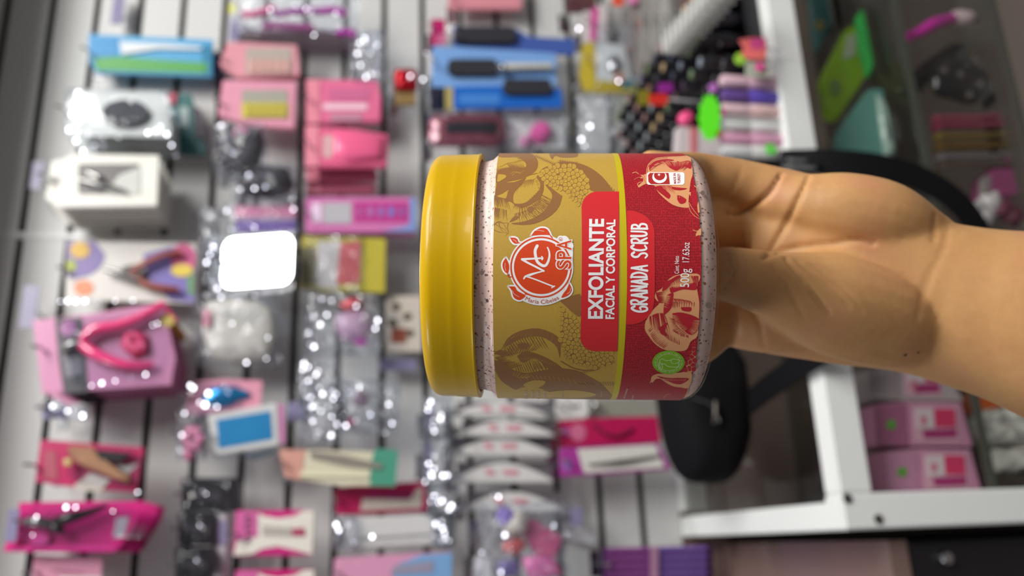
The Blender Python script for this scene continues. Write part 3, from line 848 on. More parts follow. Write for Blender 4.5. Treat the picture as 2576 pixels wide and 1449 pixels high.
J = Art(1400, 680, 4.262); J.polys = K.polys
J.smooth([(1240, 460), (1330, 450), (1450, 480), (1530, 530), (1510, 640), (1440, 690), (1360, 640), (1290, 570), (1250, 520)], 4)
J.smooth([(1210, 180), (1330, 170), (1470, 130), (1500, 150), (1490, 210), (1350, 205), (1230, 240)], 4)
J.smooth([(1190, 260), (1250, 240), (1245, 320), (1230, 390), (1200, 440), (1150, 470), (1150, 380), (1170, 320)], 4)
J.smooth([(1330, 395), (1440, 395), (1430, 440), (1350, 430)], 3); J.smooth([(1100, 620), (1130, 590), (1190, 560), (1160, 640), (1190, 700), (1120, 680)], 4)
J.smooth([(1160, 120), (1220, 100), (1290, 60), (1340, 60), (1240, 130), (1180, 200), (1130, 220)], 4)
J.hatch([(1100, 640), (1200, 740), (1330, 800)], [(1080, 560), (1190, 640), (1330, 740)], 40, 6, 0.9, rnd)
J.hatch([(1140, 150), (1240, 90), (1330, 60)], [(1180, 260), (1260, 200), (1360, 160)], 40, 6, 0.9, rnd)
J.hatch([(1200, 330), (1300, 340), (1500, 340)], [(1190, 470), (1290, 450), (1500, 430)], 46, 6, 0.7, rnd)
J.hatch([(1250, 520), (1300, 600), (1400, 680)], [(1190, 500), (1230, 620), (1330, 730)], 36, 6, 0.9, rnd)
J.hatch([(1000, 490), (1080, 460), (1160, 460)], [(1010, 640), (1110, 720), (1250, 760)], 26, 9, 0.95, rnd)
J.hatch([(985, 640), (1050, 760), (1160, 840)], [(1040, 590), (1120, 700), (1240, 780)], 18, 8, 0.9, rnd)
J.hatch([(1240, 300), (1340, 310), (1440, 330)], [(1300, 420), (1400, 400), (1510, 400)], 16, 8, 0.6, rnd)
J.hatch([(1060, 240), (1080, 300), (1100, 350)], [(1190, 220), (1180, 300), (1190, 360)], 24, 7, 0.95, rnd)
J.hatch([(1250, 650), (1340, 700), (1420, 720)], [(1240, 600), (1320, 640), (1420, 660)], 14, 8, 0.8, rnd)
J.hatch([(1440, 60), (1480, 60), (1520, 60)], [(1480, 180), (1500, 200), (1520, 300)], 10, 8, 0.9, rnd)
J.smooth([(1110, 1140), (1210, 1155), (1330, 1150), (1420, 1160), (1340, 1215), (1260, 1210), (1190, 1180)], 4)
J.hatch([(1080, 1130), (1200, 1150), (1320, 1150)], [(1200, 1200), (1300, 1225), (1400, 1215)], 16, 8, 0.9, rnd)
pts, cells = seeds([(1450, 790), (1490, 780), (1470, 1060), (1390, 1080), (1370, 1020), (1420, 900)], 40, 30, 3, 21)
for q in cells: J.poly(q)
J.make('fruit_shading', DRED, 3.2)

# --- panels
Fv = Art(1430, 460, 3.294)
Fv.poly([(418, 75), (240, 75)] + [(240 - 132 * math.sin(t * PI / 16), 207 - 132 * math.cos(t * PI / 16)) for t in range(1, 9)] + [(98, 1280)] + [(98 + 120 * (1 - math.cos(t * PI / 16)), 1280 + 112 * math.sin(t * PI / 16)) for t in range(1, 9)] + [(404, 1394), (412, 900), (416, 400)])
Fv.make('title_panel', RED, 3.0)
Fv = Art(1430, 460, 3.294)
Fv.poly([(484, 232), (540, 234), (600, 255), (655, 290), (695, 340), (713, 400), (714, 600), (716, 800), (712, 980), (695, 1060), (650, 1120), (590, 1158), (520, 1172), (478, 1172), (484, 700)])
Fv.make('flavour_panel', RED, 3.0)
V3 = Art(1430, 460, 3.294)
text('title_lettering', V3, 'EXFOLIANTE', (287, 1124), (297, 300), (160, 1124), WHITE, 5.0, 0.030)
text('title_lettering', V3, 'FACIAL Y CORPORAL', (381, 1126), (390, 306), (305, 1126), WHITE, 5.0, 0.030)
# brush lettering
LET = {
 'G': [[(0.95, 0.82), (0.6, 1.0), (0.15, 0.75), (0.02, 0.35), (0.3, 0.02), (0.75, 0.05), (0.9, 0.3), (0.72, 0.47), (0.4, 0.42)]],
 'R': [[(0.12, 0.0), (0.15, 1.0)], [(0.15, 0.98), (0.7, 1.0), (0.85, 0.75), (0.6, 0.55), (0.2, 0.5)], [(0.35, 0.5), (0.95, 0.02)]],
 'A': [[(0.05, 0.0), (0.52, 1.0)], [(0.52, 1.0), (0.95, 0.0)], [(0.22, 0.36), (0.8, 0.38)]],
 'N': [[(0.1, 0.0), (0.15, 1.0)], [(0.15, 1.0), (0.85, 0.02)], [(0.85, 0.02), (0.92, 1.0)]],
 'D': [[(0.12, 0.0), (0.14, 1.0)], [(0.1, 1.0), (0.65, 0.9), (0.92, 0.5), (0.6, 0.08), (0.1, 0.0)]],
 'S': [[(0.95, 0.85), (0.6, 1.0), (0.2, 0.85), (0.25, 0.6), (0.7, 0.42), (0.8, 0.15), (0.45, 0.0), (0.05, 0.12)]],
 'C': [[(0.95, 0.85), (0.6, 1.0), (0.2, 0.75), (0.1, 0.35), (0.35, 0.02), (0.9, 0.12)]],
 'U': [[(0.1, 1.0), (0.12, 0.25), (0.4, 0.0), (0.8, 0.2), (0.9, 1.0)]],
 'B': [[(0.15, 0.0), (0.15, 1.0)], [(0.15, 1.0), (0.7, 0.95), (0.75, 0.7), (0.3, 0.55)], [(0.3, 0.55), (0.9, 0.4), (0.8, 0.08), (0.15, 0.0)]],
}
H = Art(1430, 460, 3.294)
spots = [('G', 1068, 992), ('R', 978, 905), ('A', 920, 845), ('N', 838, 768), ('A', 795, 720), ('D', 752, 692), ('A', 690, 640)]
spots = [('G', 1068, 990), ('R', 976, 908), ('A', 912, 838), ('N', 842, 790), ('A', 800, 738), ('D', 742, 690), ('A', 745, 688)]
ys = [1068, 985, 918, 850, 795, 745]
word1 = [('G', 1068, 996), ('R', 980, 915), ('A', 905, 852), ('N', 862, 850)]
def brush(word, y0, y1, gap=0.16):
    w = (y0 - y1) / (len(word) - gap); 
    for i, ch in enumerate(word):
        ya = y0 - i * w; cw = w * (1 - gap)
        for st in LET[ch]:
            H.stroke([(652 - 128 * v - 4 * (i % 2), ya - cw * u) for u, v in st], 20, 15, 5 if len(st) > 2 else 1)
brush('GRANADA', 1066, 684); brush('SCRUB', 624, 340)
H.make('flavour_lettering', WHITE, 5.0)
text('weight_lettering', V3, 'Cont. Neto', (915, 752), (915, 607), (878, 752), WHITE, 5.0, 0.0)
text('weight_lettering', V3, '500g', (1022, 864), (1026, 712), (924, 864), WHITE, 5.0, 0.0)
text('weight_lettering', V3, '17.63oz', (1000, 658), (1003, 495), (942, 658), WHITE, 5.0, 0.0)

# --- round emblem
E1 = Art(1220, 540, 5.573)
CX, CY = 786, 737
leaves = [[(650, 300), (690, 240), (750, 202), (810, 190), (865, 205), (900, 250), (930, 320), (905, 292), (780, 288)],
          [(355, 325), (410, 325), (452, 345), (475, 392), (510, 396), (430, 410), (390, 388), (366, 352)],
          [(294, 608), (330, 680), (340, 740), (322, 822), (280, 802), (252, 752), (247, 690), (268, 640)],
          [(333, 1005), (420, 1010), (450, 1062), (520, 1102), (570, 1132), (540, 1168), (490, 1196), (430, 1180), (395, 1140), (374, 1062)],
          [(1180, 962), (1206, 1010), (1216, 1060), (1190, 1112), (1140, 1146), (1072, 1162), (1100, 1100), (1146, 1040)]]
for q in leaves:
    E1.smooth(q, 4); E1.stroke(q + [q[0]], 44, 44, 5)
E1.poly(ellipse(CX, CY, 452, 446, 64))
E1.stroke([(CX + 478 * math.cos(t), CY + 478 * math.sin(t)) for t in [math.radians(a) for a in range(52, 122, 6)]], 112, 112, 1)
E1.stroke([(1110, 360), (1180, 440), (1180, 760)], 128, 100, 1); E1.poly(ellipse(1060, 346, 50, 50, 24)); E1.stroke([(930, 330), (1060, 400)], 60, 60, 1)
E1.make('emblem', WHITE, 3.6)
E2 = Art(1220, 540, 5.573)
for q in leaves: E2.smooth(q, 4)
def ring(art, r0, r1, ky=0.99, a0=0, a1=360, st=4):
    for a in range(a0, a1, st):
        t0, t1 = math.radians(a), math.radians(a + st)
        art.poly([(CX + r * math.cos(t), CY + r * ky * math.sin(t)) for r, t in ((r0, t0), (r1, t0), (r1, t1), (r0, t1))])
ring(E2, 410, 432); E2.poly(ellipse(CX, CY, 380, 374, 64))
E2.stroke([(320, 830), (330, 868), (372, 872)], 14, 12); E2.stroke([(920, 300), (945, 330)], 18, 16); E2.stroke([(560, 1110), (600, 1120)], 14, 10)
E2.make('emblem_print', ORANGE, 4.4)
E3 = Art(1220, 540, 5.573)
E3.stroke([(545, 898), (565, 868), (610, 856)], 20, 34); E3.stroke([(600, 856), (700, 822), (822, 792)], 38, 14, 4)
E3.stroke([(825, 790), (720, 735), (600, 675), (525, 632)], 26, 30, 4); E3.stroke([(520, 628), (640, 620), (800, 612)], 34, 22, 4); E3.stroke([(795, 588), (812, 612), (800, 632)], 16, 20)
E3.stroke([(575, 865), (700, 905), (840, 960), (965, 1008)], 18, 20, 4); E3.stroke([(975, 1000), (935, 1025)], 18, 14, 1)
E3.stroke([(732, 440), (705, 500), (708, 570), (735, 660), (800, 712), (850, 712), (885, 660), (903, 590), (900, 520), (876, 462)], 42, 18, 5, True, 40)
for q in (((680, 232), (740, 222), (830, 238)), ((395, 352), (430, 372), (445, 392)), ((283, 680), (280, 740), (296, 790)), ((385, 1065), (410, 1110), (480, 1152)), ((1200, 1030), (1190, 1080), (1150, 1110))):
    E3.stroke(q, 5, 4)
E3.make('emblem_lettering', WHITE, 5.2)
for ch, ya, yb in (('S', 768, 632), ('P', 632, 502), ('A', 505, 352)):
    text('emblem_lettering', E1, ch, (1226, ya + 4), (1226, yb - 4), (988, ya + 4), WHITE, 5.6, 0.05)
    text('emblem_lettering', E1, ch, (1212, ya - 8), (1212, yb + 8), (1004, ya - 8), ORANGE, 6.2, 0.012)
text('emblem_lettering', E1, 'R', (1074, 360), (1074, 336), (1046, 360), ORANGE, 5.0, 0.0)
E4 = Art(1220, 540, 5.573)
E4.stroke([(1060 + 25 * math.cos(t * PI / 12), 346 + 25 * math.sin(t * PI / 12)) for t in range(25)], 4, 4, 1, False)
E4.make('emblem_print', ORANGE, 5.0)
def arc(u, w):
    a = math.radians(116.5 - 56.5 * u); r = 512 - 58 * w
    return Vector((CX + r * math.cos(a), CY + r * math.sin(a)))
text('name_lettering', E1, 'Mar\u00eda Cibeles', (0, 0), (1, 0), (0, 1), print_mat('rust ink', (196, 84, 44), 0.05), 5.2, 0.0, None, arc)

# --- origin badge and green seal
B1 = Art(1400, 360, 4.262)
B1.poly(rrect(968, 318, 1372, 452, 28)); B1.make('origin_badge', WHITE, 4.2)
B2 = Art(1400, 360, 4.262)
B2.poly([(980, 350), (1000, 326), (1200, 326), (1214, 446), (1010, 446), (984, 420)]); B2.make('badge_flag', print_mat('flag red', (176, 40, 36), 0.03), 5.0)
B3 = Art(1400, 360, 4.262)
cres = [(1104 + 78 * math.cos(math.radians(a)), 370 + 66 * math.sin(math.radians(a))) for a in range(-38, 222, 8)]
inner = [(1104 + 60 * math.cos(math.radians(a)), 352 + 54 * math.sin(math.radians(a))) for a in range(212, -40, -8)]
for i in range(len(cres) - 1):
    j = len(inner) - 1 - i
    if j > 0: B3.poly([cres[i], cres[i + 1], inner[max(j - 1, 0)], inner[min(j, len(inner) - 1)]])
star = [(1098 + (18 if k % 2 == 0 else 8) * math.cos(k * PI / 5), 346 + (16 if k % 2 == 0 else 7) * math.sin(k * PI / 5)) for k in range(10)]
B3.poly(star); B3.make('badge_crescent', WHITE, 5.8)
text('badge_lettering', B1, 'MADE IN', (1282, 440), (1276, 330), (1256, 440), print_mat('flag red', (176, 40, 36), 0.03), 5.4, 0.02)
text('badge_lettering', B1, 'TURKEY', (1328, 440), (1324, 330), (1298, 440), print_mat('flag red', (176, 40, 36), 0.03), 5.4, 0.02)
S1 = Art(1400, 680, 4.262)
S1.poly(ellipse(1200, 982, 174, 126, 48)); S1.make('green_seal', GREEN, 4.2)
S2 = Art(1400, 680, 4.262)
PALE = print_mat('pale green ink', (214, 232, 170), 0.02)
S2.stroke([(1200 + 122 * math.cos(t * PI / 24), 982 + 88 * math.sin(t * PI / 24)) for t in range(49)], 3.5, 3.5, 1, False)
for k in range(58):
    t = 2 * PI * k / 58
    if k % 8 == 7: continue
    h = 6 + 4 * ((k * 7) % 3)
    S2.stroke([(1200 + (146 - h) * math.cos(t), 982 + (106 - h) * math.sin(t)), (1200 + (146 + h * 0.4) * math.cos(t + 0.02), 982 + (106 + h * 0.4) * math.sin(t + 0.02))], 5, 4, 1, False)
S2.stroke([(1100, 985), (1095, 1030), (1115, 1058), (1136, 1040), (1128, 1000), (1110, 985), (1108, 962), (1130, 945), (1170, 962), (1215, 960), (1245, 948)], 6, 5)
S2.stroke([(1128, 1000), (1160, 998), (1185, 1020), (1225, 1030), (1290, 1030), (1310, 1015), (1305, 985), (1318, 960), (1290, 952)], 6, 5)
S2.stroke([(1300, 955), (1250, 945), (1225, 965), (1238, 990), (1270, 995), (1302, 985)], 5, 4); S2.stroke([(1105, 1000), (1112, 1035), (1126, 1030)], 4, 3)
S2.make('seal_drawing', PALE, 5.0)
# fine print wrapping out of sight on the left
FP = Art(1030, 680, 4.262)
FP.s = 4.262
for x in (1250, 1320, 1382, 1450):
    y = 1290
    while y < 1372: 
        h = rnd.uniform(5, 11); FP.stroke([(x - 14, y), (x + 14, y + 2)], 4, 3, 1, False); FP.stroke([(x - 12, y), (x - 10, y + h * 0.8)], 4, 3, 1, False); y += h
for x, n in ((1645, 8), (2060, 7)):
    for k in range(n): FP.stroke([(x - 10, 1290 + k * 9), (x + 8 - (k % 3) * 4, 1291 + k * 9)], 4, 3, 1, False)
for (x, y0, y1, sl) in ((2335, 1265, 1370, -0.35), (2400, 1335, 1380, -0.3)):
    y = y0
    while y < y1: FP.stroke([(x + (y - y0) * sl - 8, y), (x + (y - y0) * sl + 8, y + 3)], 4, 3, 1, False); y += rnd.uniform(6, 10)
FP.make('fine_print', print_mat('pale print', (214, 190, 160), 0.02), 5.0)
# larger grains pressed against the clear wall
for (x, y, r) in ((1212, 686, 6), (1211, 762, 4), (1212, 856, 4), (1214, 738, 2.4), (1768, 485, 6), (1785, 622, 4.5), (1783, 768, 8), (1779, 672, 3.4), (1213, 925, 3), (1216, 572, 3), (1217, 498, 4), (1222, 692, 3.4)):
    G = Art(0, 0, 1); G.poly(ellipse(x, y, r, r * 0.95, 16)); o = G.make('grain', mat('grain', (112, 92, 84), 0.4), -1.2, jar)

# ------------------------------------------------------------------ the hand
def skin_mat():
    mt = bpy.data.materials.new('skin'); mt.use_nodes = True
    nt = mt.node_tree; b = nt.nodes['Principled BSDF']
    tc = nt.nodes.new('ShaderNodeTexCoord')
    n1 = nt.nodes.new('ShaderNodeTexNoise'); n1.inputs['Scale'].default_value = 38; n1.inputs['Detail'].default_value = 4
    n2 = nt.nodes.new('ShaderNodeTexNoise'); n2.inputs['Scale'].default_value = 420; n2.inputs['Detail'].default_value = 3
    for n in (n1, n2): nt.links.new(tc.outputs['Object'], n.inputs['Vector'])
    r = nt.nodes.new('ShaderNodeValToRGB')
    r.color_ramp.elements[0].position = 0.30; r.color_ramp.elements[0].color = rgb((192, 142, 92))
    r.color_ramp.elements[1].position = 0.72; r.color_ramp.elements[1].color = rgb((206, 148, 106))
    e = r.color_ramp.elements.new(0.5); e.color = rgb((204, 155, 102))
    nt.links.new(n1.outputs['Fac'], r.inputs[0])
    mx = nt.nodes.new('ShaderNodeMix'); mx.data_type = 'RGBA'; mx.blend_type = 'MULTIPLY'; mx.inputs[0].default_value = 0.12
    nt.links.new(r.outputs[0], mx.inputs[6]); nt.links.new(n2.outputs['Fac'], mx.inputs[7])
    nt.links.new(mx.outputs[2], b.inputs['Base Color'])
    b.inputs['Roughness'].default_value = 0.5; b.inputs['Specular IOR Level'].default_value = 0.35
    b.inputs['Subsurface Weight'].default_value = 0.35
    b.inputs['Subsurface Radius'].default_value = (1.0, 0.35, 0.18); b.inputs['Subsurface Scale'].default_value = 0.0035
    bp = nt.nodes.new('ShaderNodeBump'); bp.inputs['Strength'].default_value = 0.12; bp.inputs['Distance'].default_value = 0.0012
    n3 = nt.nodes.new('ShaderNodeTexNoise'); n3.inputs['Scale'].default_value = 260; n3.inputs['Detail'].default_value = 5
    nt.links.new(tc.outputs['Object'], n3.inputs['Vector'])
    nt.links.new(n3.outputs['Fac'], bp.inputs['Height']); nt.links.new(bp.outputs['Normal'], b.inputs['Normal'])
    return mt
bm = bmesh.new()
# forearm and palm: one loft, each section (x, y of upper edge, y of lower edge, depth, half thickness)
SEC = [(3050, 600, 1270, 0.322, 0.034), (2800, 590, 1160, 0.332, 0.032), (2576, 581, 1052, 0.338, 0.028), (2470, 572, 1002, 0.341, 0.0250), (2370, 553, 968, 0.344, 0.0225),
       (2300, 516, 945, 0.346, 0.0210), (2230, 482, 931, 0.347, 0.0195), (2150, 455, 922, 0.348, 0.0180), (2090, 445, 915, 0.350, 0.0165), (2030, 450, 906, 0.352, 0.0150), (1975, 452, 898, 0.354, 0.0130),
       (1930, 462, 890, 0.356, 0.0110), (1890, 480, 880, 0.358, 0.0080)]
def crom(rows, sub=4):
    out = []
    for i in range(len(rows) - 1):
        a = rows[max(i - 1, 0)]; b = rows[i]; c = rows[i + 1]; d = rows[min(i + 2, len(rows) - 1)]
        for k in range(sub):
            t = k / sub
            out.append([0.5 * (2 * b[j] + (c[j] - a[j]) * t + (2 * a[j] - 5 * b[j] + 4 * c[j] - d[j]) * t * t + (3 * b[j] - a[j] - 3 * c[j] + d[j]) * t ** 3) for j in range(len(b))])
    out.append(rows[-1]); return out
rings = []
for x, ya, yb, z, t in crom(SEC):
    yc, hw = (ya + yb) / 2, (yb - ya) / 2
    ring = []
    for k in range(40):
        a = 2 * PI * k / 40
        ca, sa = math.cos(a), math.sin(a)
        e = 0.86
        ring.append(bm.verts.new(at(x, yc + hw * math.copysign(abs(ca) ** e, ca), z - t * math.copysign(abs(sa) ** e, sa))))
    rings.append(ring)
for a, b in zip(rings, rings[1:]):
    for k in range(40): bm.faces.new((a[k], a[(k + 1) % 40], b[(k + 1) % 40], b[k]))
bm.faces.new(rings[0]); bm.faces.new(list(reversed(rings[-1])))
def limb(pts, rad, sub=6, seg=18):
    """a tapered limb with round ends"""
    q = [list(p) + [r] for p, r in zip(pts, rad)]
    q = crom(q, sub)
    P = [Vector(v[:3]) for v in q]; R = [v[3] for v in q]
    t0 = (P[0] - P[1]).normalized(); t1 = (P[-1] - P[-2]).normalized()
    PP, RR = [], []
    for k in range(5, 0, -1):
        a = PI / 2 * k / 5.2; PP.append(P[0] + t0 * R[0] * math.sin(a)); RR.append(R[0] * math.cos(a))
    PP += P; RR += R
    for k in range(1, 6):
        a = PI / 2 * k / 5.2; PP.append(P[-1] + t1 * R[-1] * math.sin(a)); RR.append(R[-1] * math.cos(a))
    bm_tube(bm, PP, RR, seg)
def cyl(th, h, r): return jw(RJ + r + 0.0018, math.radians(th), h)
# thumb: ball of the thumb, then the thumb pushed up under the base of the jar
limb([at(2330, 838, .343), at(2210, 800, .336), at(2090, 762, .332), at(2000, 735, .328), at(1925, 712, .323), at(1862, 696, .318), at(1822, 689, .3140)],
     [.0150, .0200, .0205, .0165, .0128, .0112, .0104])
# little-finger side of the palm
limb([at(2330, 600, .345), at(2230, 560, .343), at(2130, 535, .343), at(2040, 520, .347), at(1960, 505, .351)], [.0120, .0165, .0165, .0140, .0110])
# little finger, its tip showing past the edge of the jar
limb([at(2010, 505, .351), at(1940, 484, .353), at(1870, 463, .354), at(1800, 449, .352), at(1740, 436, .347), cyl(128.5, -0.0510, .0080), cyl(125, -0.0440, .0074)],
     [.0120, .0112, .0102, .0098, .0090, .0080, .0068])
# ring, middle and index fingers spread up the back of the jar
limb([at(2000, 590, .356), at(1930, 580, .360), at(1860, 566, .364), cyl(152, -0.056, .0100), cyl(150, -0.034, .0094), cyl(146, -0.014, .0086), cyl(142, -0.002, .0074)],
     [.0120, .0112, .0106, .0100, .0094, .0086, .0074])
limb([at(2000, 690, .359), at(1920, 690, .364), at(1850, 684, .368), cyl(178, -0.056, .0104), cyl(177, -0.030, .0098), cyl(175, -0.006, .0090), cyl(174, 0.008, .0078)],
     [.0125, .0116, .0110, .0104, .0098, .0090, .0078])
limb([at(2010, 800, .350), at(1940, 806, .350), at(1870, 800, .353), at(1815, 796, .3555), cyl(210, -0.062, .0100), cyl(211, -0.040, .0094), cyl(207, -0.018, .0088), cyl(204, -0.004, .0076)],
     [.0145, .0140, .0134, .0120, .0106, .0096, .0088, .0076])
src = link('hand_source', bm, SCRUB)
md = src.modifiers.new('r', 'REMESH'); md.mode = 'VOXEL'; md.voxel_size = 0.0013
sm = src.modifiers.new('s', 'SMOOTH'); sm.factor = 0.5; sm.iterations = 7
dg = bpy.context.evaluated_depsgraph_get()
hm = bpy.data.meshes.new_from_object(src.evaluated_get(dg))
bpy.data.objects.remove(src)
# creases pressed into the skin
CREASES = [([(1965, 438), (1940, 480), (1905, 512), (1862, 538), (1835, 536)], 9, 0.00179), ([(2034, 444), (2008, 500), (1985, 548), (1960, 592), (1930, 640)], 9, 0.00179),
           ([(1920, 650), (1970, 630), (2040, 618), (2100, 612), (2150, 604), (2200, 612)], 9, 0.00134),
           ([(1975, 648), (2010, 690), (2050, 740), (2085, 785)], 8, 0.00112), ([(2005, 655), (2050, 692), (2100, 735), (2135, 770)], 8, 0.00074), ([(2040, 665), (2100, 710), (2170, 780)], 9, 0.00044),
           ([(1945, 670), (1990, 740), (2020, 800)], 9, 0.00052),
           ([(2385, 580), (2372, 630), (2345, 680), (2322, 740), (2308, 800)], 16, 0.00038), ([(2352, 540), (2350, 570), (2348, 610)], 9, 0.00067),
           ([(1848, 640), (1852, 670), (1840, 705), (1822, 728)], 6, 0.00089), ([(1832, 640), (1838, 665), (1828, 690)], 5, 0.00060),
           ([(1866, 420), (1856, 450), (1842, 480)], 7, 0.00044), ([(1850, 770), (1855, 820), (1848, 872)], 7, 0.00074), ([(1890, 775), (1912, 820), (1920, 870)], 8, 0.00067)]
segs = []
for pts, w, dp in CREASES:
    q = spline([Vector((a, b)) for a, b in pts], 4)
    segs.append(([(p.x, p.y) for p in q], w, dp, min(p.x for p in q) - 30, max(p.x for p in q) + 30))
jc = EYE + FW * 0.36
newco = []
for v in hm.vertices:
    d = v.co - EYE; z = d.dot(FW)
    px, py = 1288 - FPX * d.dot(UC) / z, 724.5 - FPX * d.dot(RC) / z
    off = 0.0
    if v.normal.dot(d) < 0 and px > 1780:
        for q, w, dp, xa, xb in segs:
            if xa < px < xb:
                best = 1e9; n = len(q)
                for i in range(n - 1):
                    ax, ay = q[i]; bx, by = q[i + 1]
                    ux, uy = bx - ax, by - ay; L2 = ux * ux + uy * uy
                    t = max(0, min(1, ((px - ax) * ux + (py - ay) * uy) / L2)) if L2 else 0
                    dd = (px - ax - ux * t) ** 2 + (py - ay - uy * t) ** 2
                    fade = min(1.0, 0.35 + 2.2 * min((i + t) / (n - 1), 1 - (i + t) / (n - 1)))
                    dd /= fade
                    if dd < best: best = dd
                off += dp * math.exp(-best / (w * w * 0.5))
    newco.append(v.co - v.normal * off)
for v, c in zip(hm.vertices, newco): v.co = c
root = at(2576, 815, 0.34)
hm.materials.clear(); hm.materials.append(skin_mat())
for v in hm.vertices: v.co = v.co - root
for p in hm.polygons: p.use_smooth = True
hm.name = 'hand'
hand = bpy.data.objects.new('hand', hm); COL.objects.link(hand); hand.location = root
tag(hand, 'bare left hand and forearm holding the tub from behind, palm toward the viewer', 'hand')
for (x, y, r) in ((2276, 893, .0007), (2309, 887, .0005)):
    d = ray(x, y)
    hit = None
    bv = BVHTree.FromPolygons([v.co + root for v in hm.vertices], [tuple(p.vertices) for p in hm.polygons])
    h = bv.ray_cast(EYE, d.normalized())
    if h[0] is not None:
        b2 = bmesh.new(); bmesh.ops.create_uvsphere(b2, u_segments=10, v_segments=6, radius=r, matrix=Matrix.Translation(h[0] - root))
        link('mole', b2, mat('mole', (96, 62, 44), 0.5), hand)

# ------------------------------------------------------------------ goods on the slatted wall, first column
def card(P, b, c, r=4, t=0.0008, part='card', d=0.0, rough=0.4): return P.rect(part, b, d, t, paint(c, rough), r)
P = Pack('brush_pack', 'blue and green printed pack hanging highest in the first row of hooks', 'pack', (220, 86, 538, 192), 0.035)
P.slab('card', [(222, 86), (536, 100), (534, 192), (240, 182), (224, 150)], 0, 0.006, paint((84, 160, 205)))
P.slab('green_strip', [(236, 146), (300, 142), (400, 150), (522, 158), (522, 184), (242, 176)], 0.0008, 0.0006, paint((86, 160, 84)))
P.slab('brush_window', [(300, 104), (420, 110), (508, 118), (505, 124), (400, 122), (306, 136)], 0.003, 0.003, paint((222, 226, 228), 0.2))
P.rect('header', (226, 92, 296, 140), 0.0008, 0.0006, paint((62, 142, 196)), 3); P.rect('end_strip', (508, 114, 534, 186), 0.0008, 0.0006, paint((40, 122, 160)), 2)
hook(P, 'the blue and green pack')
free_hook(298, 20, 0.02, 'wire hook with a lilac price clip above the blue and green pack', 0.05, 0.014)
P = Pack('black_comb_pack', 'dark purple pack end beside the blue and green pack', 'pack', (528, 130, 560, 196), 0.02)
P.rect('card', (530, 132, 558, 195), 0, 0.01, paint((58, 44, 84)), 4)

P = Pack('sponge_pack', 'glossy white pack with a black oval in the middle', 'pack', (160, 224, 432, 348), 0.085)
P.slab('card', [(196, 226), (400, 230), (424, 262), (430, 346), (170, 340), (164, 262)], 0, 0.0012, paint((222, 224, 220), 0.25))
P.oval('black_oval', (256, 250, 374, 316), 0.006, 0.006, mat('black foam', (40, 42, 50), 0.5)); P.glints([(196, 234), (216, 240), (176, 262), (180, 288), (174, 326), (196, 334), (222, 338), (244, 340), (372, 334), (392, 330), (408, 332), (420, 338), (404, 318)], 0.013, 0.0026, 5)
P.bag('clear_cover', (162, 226, 430, 346), 0.001, 0.012, BLISTER, 0.0018, 3, 14)
P.behind(2, 0.027, '%s glossy white pack, behind the one with the black oval'); hook(P, 'the glossy white packs')
P = Pack('teal_pack', 'dark teal narrow pack right of the black oval pack', 'pack', (420, 232, 528, 392), 0.03)
P.slab('card', [(424, 236), (482, 238), (500, 300), (520, 390), (446, 384), (430, 320)], 0, 0.006, paint((42, 98, 98)))
P.slab('dark_side', [(482, 262), (506, 276), (518, 350), (492, 346)], 0.002, 0.004, paint((62, 56, 64)))
P.slab('pale_strip', [(452, 268), (474, 270), (474, 320), (456, 318)], 0.001, 0.0006, paint((150, 166, 164)))
P.slab('red_tag', [(424, 234), (444, 234), (442, 262), (420, 258)], 0.003, 0.002, paint((170, 60, 86)))
hook(P, 'the teal pack')

P = Pack('boxed_nipper', 'white card pack with a grey nipper picture, front of its stack', 'nipper pack', (116, 386, 402, 522), 0.095, 'white nipper packs on one hook')
P.slab('card', [(130, 404), (165, 400), (178, 386), (402, 390), (396, 518), (150, 522), (114, 500)], 0, 0.007, paint((226, 224, 216), 0.35), None, 0.001)
P.rect('window', (196, 412, 352, 488), 0.0006, 0.0005, paint((104, 100, 98), 0.3), 8)
P.slab('nipper_handles', [(262, 488), (300, 440), (352, 420), (352, 488)], 0.0012, 0.0006, paint((196, 198, 192)))
P.tube('nipper', [(198, 452, .004), (240, 462, .006), (280, 470, .006), (318, 482, .004)], [5, 8, 6, 4], STEEL)
P.tube('nipper_joint', [(222, 436, .003), (250, 448, .004), (262, 458, .003)], [8, 10, 6], STEEL)
P.slab('hang_tab', [(126, 440), (150, 446), (150, 462), (128, 458)], 0.0008, 0.0004, paint((150, 146, 140)))
P.behind(3, 0.021, '%s white nipper pack counted from the front of the stack'); hook(P, 'the white nipper packs')
free_hook(94, 442, 0.03, 'wire hook with a lilac price clip left of the white nipper stack')

P = Pack('scissor_card', 'white card with coloured flower wheels and a brown handled cutter', 'cutter card', (164, 604, 492, 764), 0.045)
P.slab('card', [(168, 606), (494, 612), (490, 764), (164, 752)], 0, 0.001, paint((216, 212, 206), 0.35))
P.slab('violet_flower', ellipse(186, 640, 78, 60, 24)[0:7] + [(168, 694)] + [(168, 608), (240, 608)], 0.0006, 0.0004, paint((128, 110, 168)))
P.oval('yellow_flower', (176, 608, 226, 650), 0.0012, 0.0004, paint((212, 170, 60))); P.oval('green_flower', (166, 652, 192, 684), 0.0012, 0.0004, paint((160, 172, 60)))
P.slab('blue_ground', [(360, 640), (430, 620), (490, 630), (488, 762), (430, 756), (370, 700)], 0.0006, 0.0004, paint((118, 104, 176)))
P.oval('pink_flower', (430, 612, 492, 690), 0.0012, 0.0004, paint((206, 84, 138))); P.oval('yellow_wheel', (430, 664, 486, 696), 0.0016, 0.0004, paint((222, 196, 70)))
P.oval('orange_dot', (186, 704, 236, 744), 0.0006, 0.0004, paint((226, 140, 96))); P.slab('green_leaf', [(470, 700), (488, 690), (486, 744), (474, 740)], 0.0012, 0.0004, paint((96, 150, 96)))
